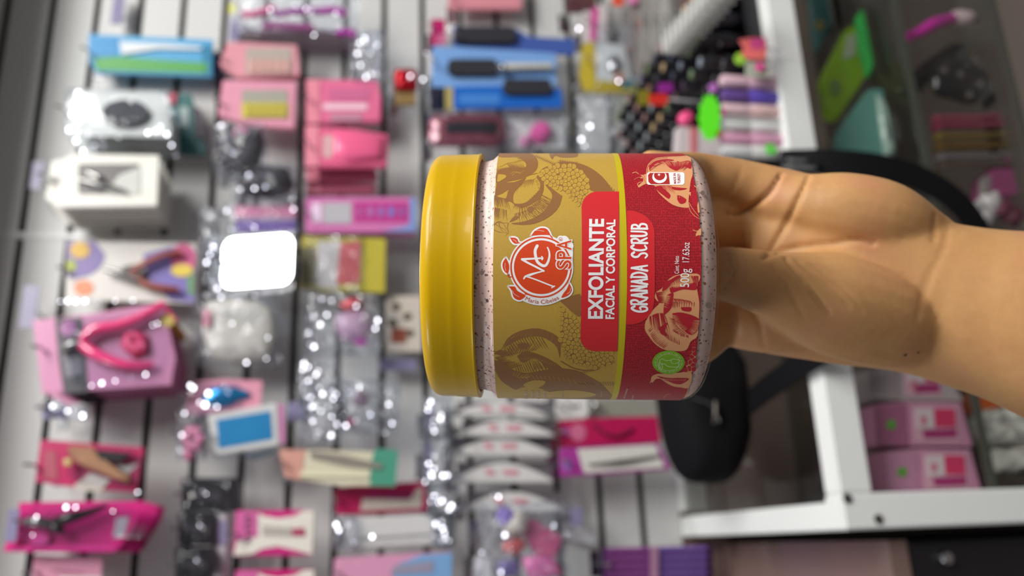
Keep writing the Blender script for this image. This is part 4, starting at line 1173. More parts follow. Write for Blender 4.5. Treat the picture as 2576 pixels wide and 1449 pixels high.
P.tube('brown_handle', [(330, 684, .008), (370, 660, .010), (420, 640, .010), (458, 636, .008)], [8, 9, 9, 7], mat('brown rubber', (150, 76, 62), 0.4))
P.tube('brown_handle', [(330, 690, .008), (370, 716, .010), (420, 726, .010), (450, 728, .008)], [8, 9, 9, 7], mat('brown rubber', (150, 76, 62), 0.4))
P.slab('pivot', [(305, 672), (340, 664), (362, 680), (350, 704), (318, 698)], 0.010, 0.006, DARKSTEEL)
P.tube('blade', [(262, 676, .010), (300, 688, .010), (350, 706, .010)], [6, 9, 8], STEEL)
P.glints([(152, 758), (170, 757), (190, 758), (214, 757), (246, 760), (290, 757), (316, 754), (334, 756)], 0.02, 0.0022, 6); hook(P, 'the white flower card')
free_hook(75, 772, 0.04, 'wire hook with a lilac price clip beside the white flower card', 0.05, 0.016)

P = Pack('pink_nipper_pack', 'large pink pack with open pink nail nippers and a black header, tilted', 'nipper pack', (78, 760, 445, 992), 0.10, 'pink nipper packs on one hook')
P.slab('card', [(82, 806), (240, 788), (410, 762), (442, 900), (430, 968), (150, 986), (106, 990), (92, 880)], 0, 0.0015, paint((206, 134, 172), 0.35))
P.slab('black_header', [(138, 800), (206, 798), (214, 884), (222, 986), (160, 990), (146, 900)], 0.0008, 0.0006, paint((62, 58, 66)))
P.oval('pink_mark', (152, 806, 192, 846), 0.0016, 0.0004, paint((178, 100, 160))); P.slab('grey_mark', [(150, 862), (200, 860), (206, 940), (166, 950)], 0.0016, 0.0004, paint((128, 124, 130)))
PINKH = mat('hot pink rubber', (232, 66, 128), 0.22, coat=0.6)
P.tube('pink_handle', [(206, 860, .010), (235, 830, .012), (300, 816, .012), (370, 790, .011), (414, 762, .009)], [12, 15, 13, 12, 9], PINKH)
P.tube('pink_handle', [(206, 866, .010), (240, 890, .012), (300, 914, .012), (350, 920, .010), (386, 916, .008)], [14, 15, 12, 11, 7], PINKH)
P.puff('pink_rosette', ellipse(342, 866, 34, 34, 20), 0.002, 0.009, mat('rose pink', (222, 70, 122), 0.4), rough=0.003)
P.tube('cutter_jaw', [(150, 880, .008), (180, 868, .010), (208, 864, .010)], [10, 14, 12], STEEL)
P.oval('gold_sticker', (402, 790, 438, 822), 0.001, 0.0005, mat('gold foil', (210, 186, 110), 0.25, 0.8))
P.slab('clear_cover', [(150, 800), (400, 770), (428, 880), (400, 950), (224, 976), (170, 960)], 0.016, 0.014, BLISTER, None, 0.005)
P.behind(3, 0.0235, '%s pink nipper pack counted from the front of the stack'); P.glints([(234, 822), (220, 834), (206, 842), (384, 818), (396, 814), (230, 970), (256, 964), (290, 958), (330, 950), (366, 942)], 0.018, 0.0020, 7); hook(P, 'the pink nipper packs', 110, 880)

P = Pack('film_tag', 'small crumpled clear film tag on a hook under the pink nippers', 'film tag', (100, 1008, 222, 1060), 0.05)
P.bag('film', (108, 1010, 160, 1040), 0, 0.01, CLEAR, 0.004, 31); P.bag('film', (160, 1024, 220, 1056), 0, 0.012, CLEAR, 0.004, 32)
P.rect('lilac_strip', (104, 1030, 165, 1054), -0.004, 0.001, mat('lilac clip', (134, 128, 160), 0.3), 3)
P.glints([(132, 1022), (150, 1026), (170, 1034), (196, 1042), (208, 1046), (186, 1030)], 0.012, 0.0024, 8); hook(P, 'the clear film tag', 120, 1030)

P = Pack('crimson_tool_pack', 'crimson pack holding a tan grip tool with a grey tip', 'tool pack', (84, 1104, 368, 1240), 0.075)
P.slab('card', [(102, 1106), (362, 1126), (342, 1238), (240, 1232), (88, 1212)], 0, 0.004, paint((186, 30, 92), 0.3))
P.slab('tan_grip', [(166, 1122), (236, 1124), (240, 1148), (318, 1190), (326, 1214), (290, 1204), (200, 1168), (176, 1146)], 0.012, 0.010, mat('tan rubber', (184, 132, 92), 0.4), None, 0.002)
P.slab('grey_tip', [(240, 1132), (330, 1140), (300, 1160), (250, 1156)], 0.012, 0.006, DARKSTEEL)
P.slab('white_flash', [(186, 1222), (226, 1190), (278, 1206), (252, 1236), (206, 1234)], 0.0012, 0.0006, paint((222, 214, 200))); P.slab('white_star', [(290, 1170), (318, 1172), (350, 1166), (322, 1192), (300, 1188)], 0.0012, 0.0006, paint((222, 214, 204)))
P.slab('header_mark', [(112, 1132), (140, 1136), (146, 1206), (110, 1206)], 0.001, 0.0005, paint((170, 72, 90)))
P.oval('gold_rivet', (158, 1152, 182, 1172), 0.014, 0.004, mat('gold foil', (210, 186, 110), 0.25, 0.8)); P.slab('clear_cover', [(160, 1116), (348, 1130), (334, 1228), (166, 1212)], 0.018, 0.016, BLISTER, None, 0.005)
P.glints([(346, 1238), (348, 1246), (168, 1160)], 0.02, 0.0014, 9); hook(P, 'the crimson tool pack')

P = Pack('magenta_nipper_pack', 'big magenta pack with dark nippers under shiny film, lowest but one in its row', 'nipper pack', (6, 1256, 364, 1392), 0.13, 'magenta nipper packs on one hook')
P.slab('card', [(50, 1264), (362, 1260), (352, 1296), (300, 1380), (284, 1390), (8, 1388)], 0, 0.002, paint((206, 34, 122), 0.28))
P.tube('nipper_handle', [(124, 1320, .012), (170, 1304, .016), (220, 1290, .014), (270, 1272, .010)], [10, 14, 9, 5], DARKSTEEL)
P.tube('nipper_handle', [(120, 1318, .012), (142, 1328, .016), (160, 1336, .012)], [9, 12, 7], DARKSTEEL)
P.tube('nipper_jaw', [(66, 1314, .012), (92, 1312, .016), (124, 1318, .014)], [9, 13, 11], STEEL)
P.oval('pink_button', (72, 1336, 124, 1372), 0.006, 0.005, paint((214, 80, 150), 0.2)); P.slab('barcode', [(292, 1302), (326, 1300), (312, 1352), (284, 1350)], 0.001, 0.0005, paint((170, 160, 166)))
P.slab('clear_cover', [(60, 1272), (330, 1268), (296, 1340), (280, 1376), (30, 1376)], 0.028, 0.026, BLISTER, None, 0.006)
P.slab('rim_fold', [(12, 1372), (288, 1368), (300, 1380), (286, 1390), (8, 1388)], 0.004, 0.004, paint((216, 60, 140), 0.2), None, 0.001)
P.behind(3, 0.034, '%s magenta nipper pack counted from the front of the stack'); P.glints([(284, 1286), (82, 1346), (166, 1276), (190, 1276), (92, 1300)], 0.03, 0.0018, 10); hook(P, 'the magenta nipper packs', 70, 1310)
P = Pack('pale_pink_pack', 'pale pink printed pack under the magenta nipper packs', 'pack', (74, 1396, 286, 1500), 0.115)
P.slab('card', [(84, 1396), (258, 1404), (250, 1500), (78, 1500)], 0, 0.002, paint((220, 150, 176), 0.35)); P.slab('printed_line', [(130, 1434), (206, 1440), (206, 1443), (130, 1437)], 0.0006, 0.0004, paint((150, 76, 100)))
P.rect('white_foot', (150, 1450, 256, 1500), 0.0006, 0.0004, paint((232, 214, 214)), 3); hook(P, 'the pale pink pack', 92, 1440)
free_hook(32, 1322, 0.14, 'wire hook with a lilac price clip next to the magenta nipper packs', 0.03, 0.010)

# ------------------------------------------------------------------ second column
P = Pack('hair_tie_bag', 'clear bag of magenta and violet ties at the very edge of the wall display', 'bag', (580, -30, 905, 82), 0.06)
P.bag('bag', (584, -28, 900, 82), 0, 0.014, CLEAR, 0.004, 41)
for k, (pts, c) in enumerate((([(610, 38), (650, 34), (690, 20)], (206, 60, 130)), ([(690, 36), (740, 30), (800, 26)], (160, 60, 150)), ([(800, 30), (840, 26), (870, 34)], (186, 40, 170)), ([(660, 64), (720, 66), (790, 70)], (160, 84, 140)), ([(846, 84), (880, 82), (892, 90)], (170, 60, 160)))):
    P.tube('tie', [(x, y, .004) for x, y in pts], 11, paint(c, 0.3))
P.oval('yellow_dot', (574, 8, 594, 34), 0.002, 0.001, paint((214, 214, 110))); P.glints([(745, 14), (770, 22), (782, 28), (780, 56), (790, 88), (900, 14), (844, 34), (680, 24)], 0.016, 0.0020, 11); hook(P, 'the clear bag of ties', 600, 20)
P = Pack('shelf_lip', 'thin clear shelf lip under the bag of ties', 'shelf lip', (590, 72, 900, 80), 0.05)
P.rect('lip', (592, 72, 898, 78), 0, 0.05, mat('grey clear plastic', (170, 160, 170), 0.2), 2); free_hook(590, 74, 0.05, 'wire hook holding the clear shelf lip')
for nm, b, c, wc, tips in (('nail_tip_case', [(572, 104), (748, 112), (756, 190), (600, 196), (552, 160)], (216, 148, 160), (176, 164, 156), (214, 166, 158)), ('nail_tip_case', [(560, 200), (748, 204), (742, 324), (640, 318), (548, 290)], (220, 150, 172), (164, 160, 150), (190, 176, 86))):
    first = c[1] == 148
    box = (552, 104, 758, 196) if first else (548, 200, 750, 326)
    P = Pack(nm, 'pink nail tip case with a grey window and pink tips' if first else 'pink nail tip case with a grey window and yellow tips', 'nail tip case', box, 0.055 if first else 0.06, 'pink nail tip cases')
    P.slab('case', b, 0, 0.014, paint(c, 0.3), None, 0.0015)
    wb = (618, 120, 734, 186) if first else (608, 226, 724, 298)
    P.rect('window', wb, 0.0008, 0.0006, paint(wc, 0.25), 3)
    for k in range(5):
        x = wb[0] + 8 + k * 21
        P.slab('nail_tip', [(x, wb[3] - 34), (x + 14, wb[3] - 38), (x + 17, wb[3] - 8), (x + 8, wb[3] - 3), (x + 1, wb[3] - 10)], 0.003, 0.002, paint(tips, 0.25))
    if not first: P.rect('tip_tray', (608, 258, 724, 296), 0.0012, 0.0006, paint((196, 186, 70), 0.3), 2)
    hook(P, 'the pink case with pink tips' if first else 'the pink case with yellow tips')
for b, n, s, lb in (((536, 318, 672, 442), 0.075, 51, 'black gathered pouch with a pink dot hanging beside the pink cases'), ((586, 418, 744, 506), 0.06, 52, 'second black gathered pouch, under the one with the pink dot')):
    P = Pack('black_pouch', lb, 'pouch', b, n, 'black pouches in film')
    x0, y0, x1, y1 = b
    P.puff('pouch', [(x0 + 10, y0 + 40), (x0 + 40, y0 + 8), (x0 + 80, y0 + 4), (x1 - 14, y0 + 14), (x1 - 4, y0 + 48), (x1 - 20, y1 - 20), (x1 - 56, y1 - 6), (x0 + 34, y1 - 10), (x0 + 12, y1 - 36)], 0, 0.02, mat('black cloth', (44, 42, 50), 0.6), rough=0.003, seed=s)
    if s == 51: P.oval('pink_dot', (584, 316, 622, 344), 0.018, 0.004, paint((196, 110, 150)))
    P.bag('film', (x0, y0 + 4, x1, y1), 0.002, 0.024, CLEAR, 0.006, s + 5); P.glints([(548, 322), (556, 316), (588, 386)] if s == 51 else [(622, 444), (626, 440), (604, 476), (640, 474), (668, 470)], 0.025, 0.0016, 12); hook(P, 'a black pouch')
P = Pack('striped_file_pack', 'narrow pack striped pink and violet above the shining film pack', 'file pack', (560, 512, 750, 588), 0.06)
P.rect('pink_file', (590, 518, 744, 546), 0, 0.006, paint((214, 130, 164)), 3); P.rect('grey_file', (594, 544, 742, 556), 0, 0.006, paint((170, 150, 172)), 2); P.rect('violet_file', (592, 554, 744, 582), 0, 0.006, paint((112, 84, 160)), 3)
P.bag('film', (564, 514, 748, 586), 0.002, 0.012, CLEAR, 0.004, 61); P.glints([(570, 530), (590, 540), (580, 576), (594, 580), (738, 526), (640, 572)], 0.013, 0.0016, 13); hook(P, 'the pink and violet file pack')

# pack whose film mirrors the ceiling lamp
bx = (552, 594, 748, 728); pc = W(650, 660, 0.075)
hv = ((EYE - pc).normalized() + (LAMP_A - pc).normalized()).normalized()
yaw = math.atan2(hv.x, -hv.y) - PSI; tilt = math.asin(hv.z)
root = empty('shining_pack', W(650, 660, 0.075), (0, 0, 0), 'flat film pack shining white with the reflected ceiling lamp', 'pack')
rot = Matrix.Rotation(PSI + yaw, 4, 'Z') @ Matrix.Rotation(-tilt, 4, 'X')
root.rotation_euler = rot.to_euler()
wW, hW = (W(650, 594, .075) - W(650, 728, .075)).length, (W(552, 660, .075) - W(748, 660, .075)).length
bm = bmesh.new(); bm_prism(bm, [(x, -0.004, z) for x, z in rrect(-wW * .46, -hW * .49, wW * .47, hW * .48, 0.013)], [(x, 0.003, z) for x, z in rrect(-wW * .46, -hW * .49, wW * .47, hW * .48, 0.013)])
link('film_face', bm, mat('mirror film', (225, 228, 228), 0.10, 0.85, bump=0.05, bscale=18), root)
bm = bmesh.new(); bm_prism(bm, [(x, -0.001, z) for x, z in rrect(-wW / 2 - .006, -hW / 2, wW / 2 + .004, hW / 2 + .014, 0.004)], [(x, 0.0005, z) for x, z in rrect(-wW / 2 - .006, -hW / 2, wW / 2 + .004, hW / 2 + .014, 0.004)])
link('backing', bm, CLEAR, root)
bm = bmesh.new(); bm_tube(bm, [(-wW * .10, -0.0045, -hW * .06), (-wW * .02, -0.0045, -hW * .2), (wW * .10, -0.0045, -hW * .34)], [0.0012, 0.0016, 0.005], 8, 0.3); link('grey_print', bm, paint((150, 160, 164), 0.5), root)
class _B: pass
q = _B(); q.box, q.n = bx, 0.07; hook(q, 'the shining film pack')
P = Pack('film_strip', 'crumpled clear film strip hanging left of the shining pack', 'film strip', (502, 520, 556, 726), 0.06)
P.bag('film', (506, 524, 552, 650), 0, 0.014, CLEAR, 0.006, 71); P.bag('film', (512, 640, 556, 724), 0.002, 0.012, CLEAR, 0.006, 72); P.glints([(536, 620), (528, 640), (520, 660), (524, 690), (538, 710), (546, 726)], 0.014, 0.0024, 14); hook(P, 'the clear film strip', 512, 560)
P = Pack('white_chip_bag', 'clear bag full of white nail tips below the shining pack', 'bag', (488, 738, 704, 925), 0.055)
P.puff('nail_tips', [(520, 760), (560, 752), (640, 756), (684, 780), (694, 850), (680, 905), (600, 915), (530, 900), (508, 850), (512, 800)], 0, 0.014, mat('white chips', (214, 208, 198), 0.4, var=0.25, scale=300, bump=1.0, bscale=260), rough=0.003, seed=73)
P.bag('bag', (490, 740, 702, 922), 0.001, 0.019, CLEAR, 0.005, 74); P.rect('pink_print', (508, 778, 530, 820), 0.018, 0.0005, paint((196, 130, 150)), 2); P.glints([(520, 744), (556, 748), (600, 760), (640, 744), (556, 774), (584, 814), (674, 850), (670, 902), (620, 912)], 0.02, 0.0018, 15); hook(P, 'the bag of white nail tips')

P = Pack('blue_foil_pack', 'pink pack with a leaf shaped blue foil window', 'foil pack', (464, 954, 664, 1042), 0.07)
P.slab('card', [(470, 962), (560, 954), (660, 958), (654, 1034), (560, 1040), (468, 1044)], 0, 0.003, paint((222, 150, 172), 0.3))
BLUEF = mat('blue foil', (40, 140, 200), 0.22, 0.6, bump=0.2, bscale=60)
P.puff('foil_window', spline([(504, 1006), (530, 980), (570, 972), (610, 980), (632, 994), (600, 1008), (570, 1022), (530, 1024), (504, 1006)], 4)[:-1], 0.001, 0.006, BLUEF, rough=0.0008); P.bag('film', (466, 966, 600, 1040), 0.003, 0.009, BLISTER, 0.003, 76); P.glints([(478, 970), (486, 976), (502, 1012), (516, 1018), (530, 1024), (546, 1024), (524, 990)], 0.014, 0.0030, 16); hook(P, 'the blue foil pack')
P = Pack('glitter_case', 'white framed case of blue glitter, tilted against its neighbours', 'glitter case', (518, 1014, 712, 1172), 0.08)
P.slab('case', [(520, 1044), (698, 1012), (704, 1120), (544, 1146)], 0, 0.010, paint((206, 206, 206), 0.25), None, 0.0015)
P.slab('glitter_panel', [(544, 1056), (680, 1034), (686, 1104), (550, 1128)], 0.001, 0.0006, mat('blue glitter', (36, 130, 186), 0.35, 0.3, var=0.25, scale=500))
P.slab('pink_edge', [(702, 1014), (712, 1018), (716, 1112), (706, 1118)], 0.0, 0.006, paint((206, 120, 176))); P.slab('film_fold', [(540, 1146), (704, 1120), (706, 1126), (560, 1158), (536, 1160)], 0.004, 0.003, BLISTER)
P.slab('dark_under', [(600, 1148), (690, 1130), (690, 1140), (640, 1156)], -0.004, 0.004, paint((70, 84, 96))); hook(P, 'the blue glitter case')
P = Pack('flower_bag', 'small clear bag with a pink flower clip beside the glitter case', 'bag', (446, 1020, 522, 1164), 0.06)
for k in range(6):
    t = k * PI / 3; P.puff('petal', ellipse(486 + 17 * math.cos(t), 1104 + 22 * math.sin(t), 13, 15, 12), 0.004, 0.006, paint((226, 130, 170), 0.35), rough=0.0004, seed=k)
P.puff('petal', ellipse(474, 1146, 14, 16, 12), 0.003, 0.006, paint((220, 120, 160), 0.35)); P.tube('stem', [(500, 1080, .004), (510, 1110, .004), (516, 1146, .004)], 5, paint((120, 110, 110))); P.bag('bag', (448, 1022, 520, 1160), 0.002, 0.012, CLEAR, 0.004, 79); P.glints([(452, 1124), (450, 1130), (456, 1136), (458, 1094), (464, 1040)], 0.014, 0.0018, 17); hook(P, 'the pink flower bag')
BLK = mat('black plastic', (34, 32, 36), 0.3, coat=0.3)
for k, (b, lb) in enumerate((((456, 1202, 604, 1286), 'black cased set of round tools, uppermost of the black packs'), ((448, 1288, 540, 1372), 'middle black cased set beside the white hourglass box'), ((440, 1376, 536, 1470), 'lowest black cased set beside the white hourglass box'))):
    P = Pack('black_tool_case', lb, 'tool case', b, 0.06 + 0.01 * k, 'black tool cases'); x0, y0, x1, y1 = b
    P.rect('case', b, 0, 0.014, BLK, 8, None, 0.002)
    for j in range(3): P.oval('cap', (x0 + 34 + j * 22 if k == 0 else x0 + 10 + j * 24, y0 + 26 + 4 * j, x0 + 58 + j * 22 if k == 0 else x0 + 32 + j * 24, y0 + 56 + 3 * j), 0.003, 0.003, mat('dark grey plastic', (74, 70, 74), 0.2, coat=0.6))
    P.bag('film', (x0 + 2, y0 + 4, x1 - 30, y1 - 6), 0.002, 0.006, BLISTER, 0.002, 80 + k); P.glints([(x0 + 54, y0 + 34), (x0 + 62, y0 + 40)], 0.008, 0.0012, 18 + k); hook(P, ('the upper', 'the middle', 'the lowest')[k] + ' black case')
P = Pack('white_film_roll', 'pale grey film roll between the black cases and the hourglass box', 'film roll', (540, 1280, 596, 1470), 0.05)
P.puff('roll', rrect(534, 1282, 578, 1470, 18), 0, 0.014, mat('pale film', (190, 188, 194), 0.25), rough=0.001); P.rect('lilac_band', (536, 1310, 572, 1370), 0.0145, 0.001, mat('lilac clip', (134, 128, 160), 0.3), 3); hook(P, 'the pale film roll', 540, 1320)
for k in range(2):
    o = 150 * k
    P = Pack('nail_form_box', 'pink and white box with an hourglass shaped print' if k == 0 else 'magenta and white hourglass box cut by the frame edge under the other', 'nail form box', (584, 1280 + o, 798, 1404 + o), 0.08, 'hourglass printed boxes')
    P.slab('box', [(592, 1284 + o), (790, 1282 + o), (788, 1398 + o), (586, 1400 + o)], 0, 0.02, paint((196, 30, 116) if k else (200, 46, 126), 0.3), None, 0.0015)
    P.slab('hourglass', [(640, 1286 + o), (664, 1298 + o), (700, 1304 + o), (740, 1298 + o), (764, 1284 + o), (790, 1284 + o), (786, 1396 + o), (760, 1388 + o), (700, 1374 + o), (660, 1380 + o), (634, 1394 + o), (588, 1398 + o), (596, 1360 + o), (640, 1350 + o)], 0.0008, 0.0005, paint((224, 218, 208)))
    P.slab('pink_end', [(594, 1286 + o), (648, 1286 + o), (648, 1350 + o), (590, 1362 + o)], 0.0014, 0.0005, paint((206, 96, 156))); P.slab('grey_window', [(660, 1322 + o), (740, 1328 + o), (732, 1350 + o), (660, 1348 + o)], 0.0014, 0.0005, paint((176, 170, 164)))
    P.slab('red_flash', [(735, 1330 + o), (765, 1328 + o), (768, 1348 + o), (735, 1348 + o)], 0.002, 0.0005, paint((170, 60, 96)))
    if k == 0:
        for j in range(5): P.slab('dark_print', [(618 + (j % 2) * 4, 1296 + j * 15), (630 + (j % 2) * 6, 1297 + j * 15), (630, 1304 + j * 15), (616, 1306 + j * 15)], 0.002, 0.0004, paint((96, 60, 80)))
    hook(P, 'the pink hourglass box' if k == 0 else 'the lower hourglass box')

# ------------------------------------------------------------------ third column
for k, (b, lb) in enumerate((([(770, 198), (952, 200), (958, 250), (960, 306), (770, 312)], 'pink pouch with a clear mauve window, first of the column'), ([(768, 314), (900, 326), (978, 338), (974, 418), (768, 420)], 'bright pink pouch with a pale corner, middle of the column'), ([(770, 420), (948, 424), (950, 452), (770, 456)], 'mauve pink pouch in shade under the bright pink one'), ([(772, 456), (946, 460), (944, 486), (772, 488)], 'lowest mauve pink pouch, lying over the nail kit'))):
    xs = [p[0] for p in b]; ys = [p[1] for p in b]
    P = Pack('pink_pouch', lb, 'pouch', (min(xs), min(ys), max(xs), max(ys)), (0.05, 0.075, 0.05, 0.04)[k], 'pink pouches in one column')
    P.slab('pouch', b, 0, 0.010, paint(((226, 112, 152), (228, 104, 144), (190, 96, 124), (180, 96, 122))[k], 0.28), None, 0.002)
    P.rect('hang_strip', (min(xs), min(ys) + 2, min(xs) + 34, max(ys) - 2), 0.0012, 0.0006, paint((230, 140, 160), 0.3), 3)
    if k == 0:
        P.rect('window', (826, 222, 930, 252), 0.001, 0.0006, paint((206, 110, 150), 0.15), 3); P.rect('white_strip', (812, 260, 924, 276), 0.001, 0.0006, paint((240, 200, 216), 0.2), 3); P.rect('window', (830, 286, 910, 304), 0.001, 0.0006, paint((190, 140, 160), 0.15), 3)
    if k == 1: P.puff('gusset', [(840, 330), (900, 334), (966, 346), (962, 404), (880, 410), (836, 400)], 0, 0.01, paint((234, 100, 144), 0.2), rough=0.001); P.rect('pale_corner', (812, 340, 852, 396), 0.001, 0.0006, paint((206, 168, 170)), 3)
    hook(P, ('the first', 'the bright', 'the shaded', 'the lowest')[k] + ' pink pouch', min(xs) + 8, (min(ys) + max(ys)) / 2)
def gem_bag(nm, lb, b, n, seed, count, cols=None, grp=None):
    P = Pack(nm, lb, 'bag', b, n, grp); rr = random.Random(seed); x0, y0, x1, y1 = b
    P.bag('bag', b, 0, 0.012, CLEAR, 0.007, seed, 8)
    bm = bmesh.new()
    for k in range(count):
        p = P.L(rr.uniform(x0 + 10, x1 - 10), rr.uniform(y0 + 10, y1 - 10), 0.004)
        bmesh.ops.create_icosphere(bm, subdivisions=1, radius=rr.uniform(.0022, .0042), matrix=Matrix.Translation(p + Vector((0, rr.uniform(-.008, .004), 0))) @ Matrix.Rotation(rr.uniform(0, 3), 4, 'X'))
    o = link('rhinestones', bm, mat('rhinestone', (216, 216, 222), 0.06, 0.75), P.root, False); o['kind'] = 'stuff'
    P.glints([(rr.uniform(x0 + 8, x1 - 8), rr.uniform(y0 + 8, y1 - 8)) for _ in range(int(count * 0.8))], 0.014, 0.0021, seed + 3)
    hook(P, lb.split(',')[0][:60])
    return P
gem_bag('gem_bag', 'small clear bag of glittering beads over the first pink pouch', (884, 84, 968, 204), 0.05, 91, 16)
P = Pack('red_topped_pack', 'small pack with a shiny red top and mustard foot beside the blue file boards', 'pack', (984, 172, 1054, 264), 0.05)
P.puff('red_top', rrect(990, 178, 1050, 230, 10), 0, 0.012, mat('red foil', (190, 20, 40), 0.15, 0.5), rough=0.002); P.rect('mustard_foot', (994, 228, 1046, 262), 0, 0.006, paint((140, 114, 70)), 4); P.glints([(1032, 192), (1030, 196)], 0.014, 0.0022, 20); hook(P, 'the red topped pack')
P = Pack('nail_kit_box', 'long pink and blue box with a grey window and five nail pictures', 'nail kit', (766, 494, 1048, 586), 0.06)
P.rect('box', (768, 496, 1046, 584), 0, 0.018, paint((206, 118, 174), 0.28), 3, None, 0.0012); P.rect('grey_window', (812, 510, 884, 562), 0.0008, 0.0005, paint((186, 184, 190), 0.2), 3); P.rect('shine_strip', (784, 510, 808, 560), 0.0008, 0.0005, paint((236, 214, 236), 0.15), 8)
P.rect('magenta_panel', (890, 508, 1030, 558), 0.0008, 0.0005, paint((190, 50, 136)), 3); P.slab('blue_end', [(1030, 498), (1046, 498), (1046, 582), (960, 582), (1030, 566)], 0.0008, 0.0005, paint((120, 150, 206)))
for k in range(5): P.oval('nail_picture', (898 + k * 26, 518, 914 + k * 26, 546), 0.0016, 0.0004, paint(((176, 86, 150), (170, 110, 170), (150, 110, 180), (120, 120, 196), (150, 90, 160))[k]))
hook(P, 'the pink nail kit box')
P = Pack('yellow_card_pack', 'yellow card with a clear pocket and a red panel', 'card pack', (752, 588, 974, 738), 0.055)
P.slab('card', [(760, 592), (970, 600), (968, 736), (800, 730), (756, 720)], 0, 0.001, paint((186, 174, 62), 0.35)); P.slab('white_panel', [(800, 606), (856, 606), (850, 728), (796, 722)], 0.0006, 0.0004, paint((196, 192, 190))); P.slab('red_panel', [(856, 610), (908, 606), (904, 712), (846, 714)], 0.0012, 0.0004, paint((200, 92, 96)))
P.rect('dark_edge', (758, 620, 796, 716), 0.0006, 0.0004, paint((120, 112, 80)), 3); P.bag('pocket', (776, 594, 912, 734), 0.001, 0.010, CLEAR, 0.004, 95); P.glints([(846, 596), (862, 600), (896, 648), (876, 720), (894, 722), (888, 730)], 0.012, 0.0019, 21); hook(P, 'the yellow card pack')
P = Pack('red_bow_bag', 'clear bag holding a red bow and a lilac pouch', 'bag', (768, 738, 962, 898), 0.06)
P.puff('red_bow', [(852, 768), (880, 752), (902, 748), (914, 764), (900, 780), (868, 782)], 0.002, 0.008, mat('red gloss', (206, 60, 74), 0.12, 0.3), rough=0.002); P.puff('lilac_pouch', [(846, 790), (920, 780), (940, 830), (910, 866), (860, 856), (840, 820)], 0.0, 0.010, paint((186, 150, 176), 0.3), rough=0.002); P.oval('violet_dot', (890, 846, 924, 870), 0.012, 0.003, paint((150, 70, 140)))
P.bag('bag', (772, 742, 958, 892), 0.001, 0.015, CLEAR, 0.007, 97); P.glints([(810, 752), (834, 756), (788, 796), (806, 816), (822, 792), (776, 838), (780, 866), (790, 872), (838, 866), (904, 756), (950, 806), (944, 826), (896, 770)], 0.017, 0.0022, 22); hook(P, 'the red bow bag')
gem_bag('gem_bag', 'clear bag of rhinestones hanging over the peach and green pack', (752, 900, 856, 1116), 0.06, 99, 34)
P = gem_bag('gem_bag', 'clear flat box of beads with pink specks next to the rhinestone bag', (850, 960, 1000, 1086), 0.05, 101, 14)
P.puff('pink_speck', ellipse(884, 1064, 14, 12, 12), 0.002, 0.005, paint((190, 90, 130))); P.puff('mauve_speck', ellipse(908, 1004, 20, 22, 12), 0.0, 0.006, paint((150, 120, 140)))
P = Pack('peach_green_pack', 'tilted pack with a peach end, cream body and green foot', 'tool pack', (694, 1128, 1004, 1228), 0.09)
P.slab('card', [(702, 1130), (1000, 1138), (994, 1222), (860, 1222), (716, 1200)], 0, 0.008, paint((214, 208, 184), 0.3), None, 0.001); P.slab('peach_end', [(702, 1130), (768, 1132), (756, 1208), (716, 1200)], 0.0008, 0.0006, paint((206, 150, 136))); P.slab('green_foot', [(944, 1128), (1002, 1132), (994, 1224), (930, 1222), (934, 1160)], 0.001, 0.0008, paint((74, 150, 126)))
P.slab('grey_tool', [(780, 1134), (860, 1144), (960, 1168), (960, 1180), (860, 1168), (780, 1150)], 0.003, 0.002, paint((140, 132, 124), 0.25)); P.slab('cream_ridge', [(756, 1186), (930, 1192), (928, 1202), (754, 1198)], 0.003, 0.002, paint((226, 220, 190), 0.25)); P.glints([(708, 1196)], 0.01, 0.0016, 23); hook(P, 'the peach and green pack', 712, 1164)
P = Pack('crimson_box', 'crimson box with a white step shaped print, under the peach and green pack', 'box', (840, 1212, 1078, 1296), 0.055)
P.slab('box', [(842, 1228), (900, 1222), (1074, 1210), (1074, 1286), (846, 1296)], 0, 0.014, paint((196, 32, 96), 0.28), None, 0.001); P.slab('white_print', [(912, 1254), (1030, 1256), (1050, 1228), (1062, 1228), (1060, 1278), (906, 1284)], 0.0008, 0.0005, paint((222, 210, 200))); P.slab('magenta_print', [(934, 1240), (1040, 1244), (1030, 1254), (920, 1254)], 0.0008, 0.0005, paint((186, 40, 126))); hook(P, 'the crimson box', 850, 1260)
P = Pack('clear_tube_pack', 'long pale grey pack in clear film below the crimson box', 'pack', (834, 1292, 1144, 1388), 0.075)
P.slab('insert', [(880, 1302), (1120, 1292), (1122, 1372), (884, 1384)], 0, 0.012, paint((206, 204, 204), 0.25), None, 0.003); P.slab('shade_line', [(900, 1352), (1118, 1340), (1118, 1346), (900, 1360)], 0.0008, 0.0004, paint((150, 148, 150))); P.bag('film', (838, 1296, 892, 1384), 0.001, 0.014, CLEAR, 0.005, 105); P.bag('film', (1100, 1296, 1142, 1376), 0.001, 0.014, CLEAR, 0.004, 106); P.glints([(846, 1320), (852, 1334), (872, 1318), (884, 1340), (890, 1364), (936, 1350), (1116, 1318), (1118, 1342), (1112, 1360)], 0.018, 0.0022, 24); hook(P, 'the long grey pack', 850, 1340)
P = Pack('pink_blue_pack', 'pink to blue printed pack cut by the frame edge beneath the long grey pack', 'pack', (834, 1384, 1140, 1490), 0.08)
P.slab('card', [(842, 1404), (1000, 1394), (1138, 1388), (1134, 1490), (836, 1490)], 0, 0.010, paint((214, 150, 182), 0.28), None, 0.001); P.slab('blue_end', [(1000, 1420), (1060, 1396), (1138, 1390), (1134, 1490), (980, 1490)], 0.0008, 0.0006, paint((120, 164, 210))); P.slab('grey_shape', [(990, 1424), (1090, 1410), (1090, 1440), (980, 1446)], 0.0016, 0.0006, paint((150, 144, 166))); hook(P, 'the pink to blue pack', 850, 1440)
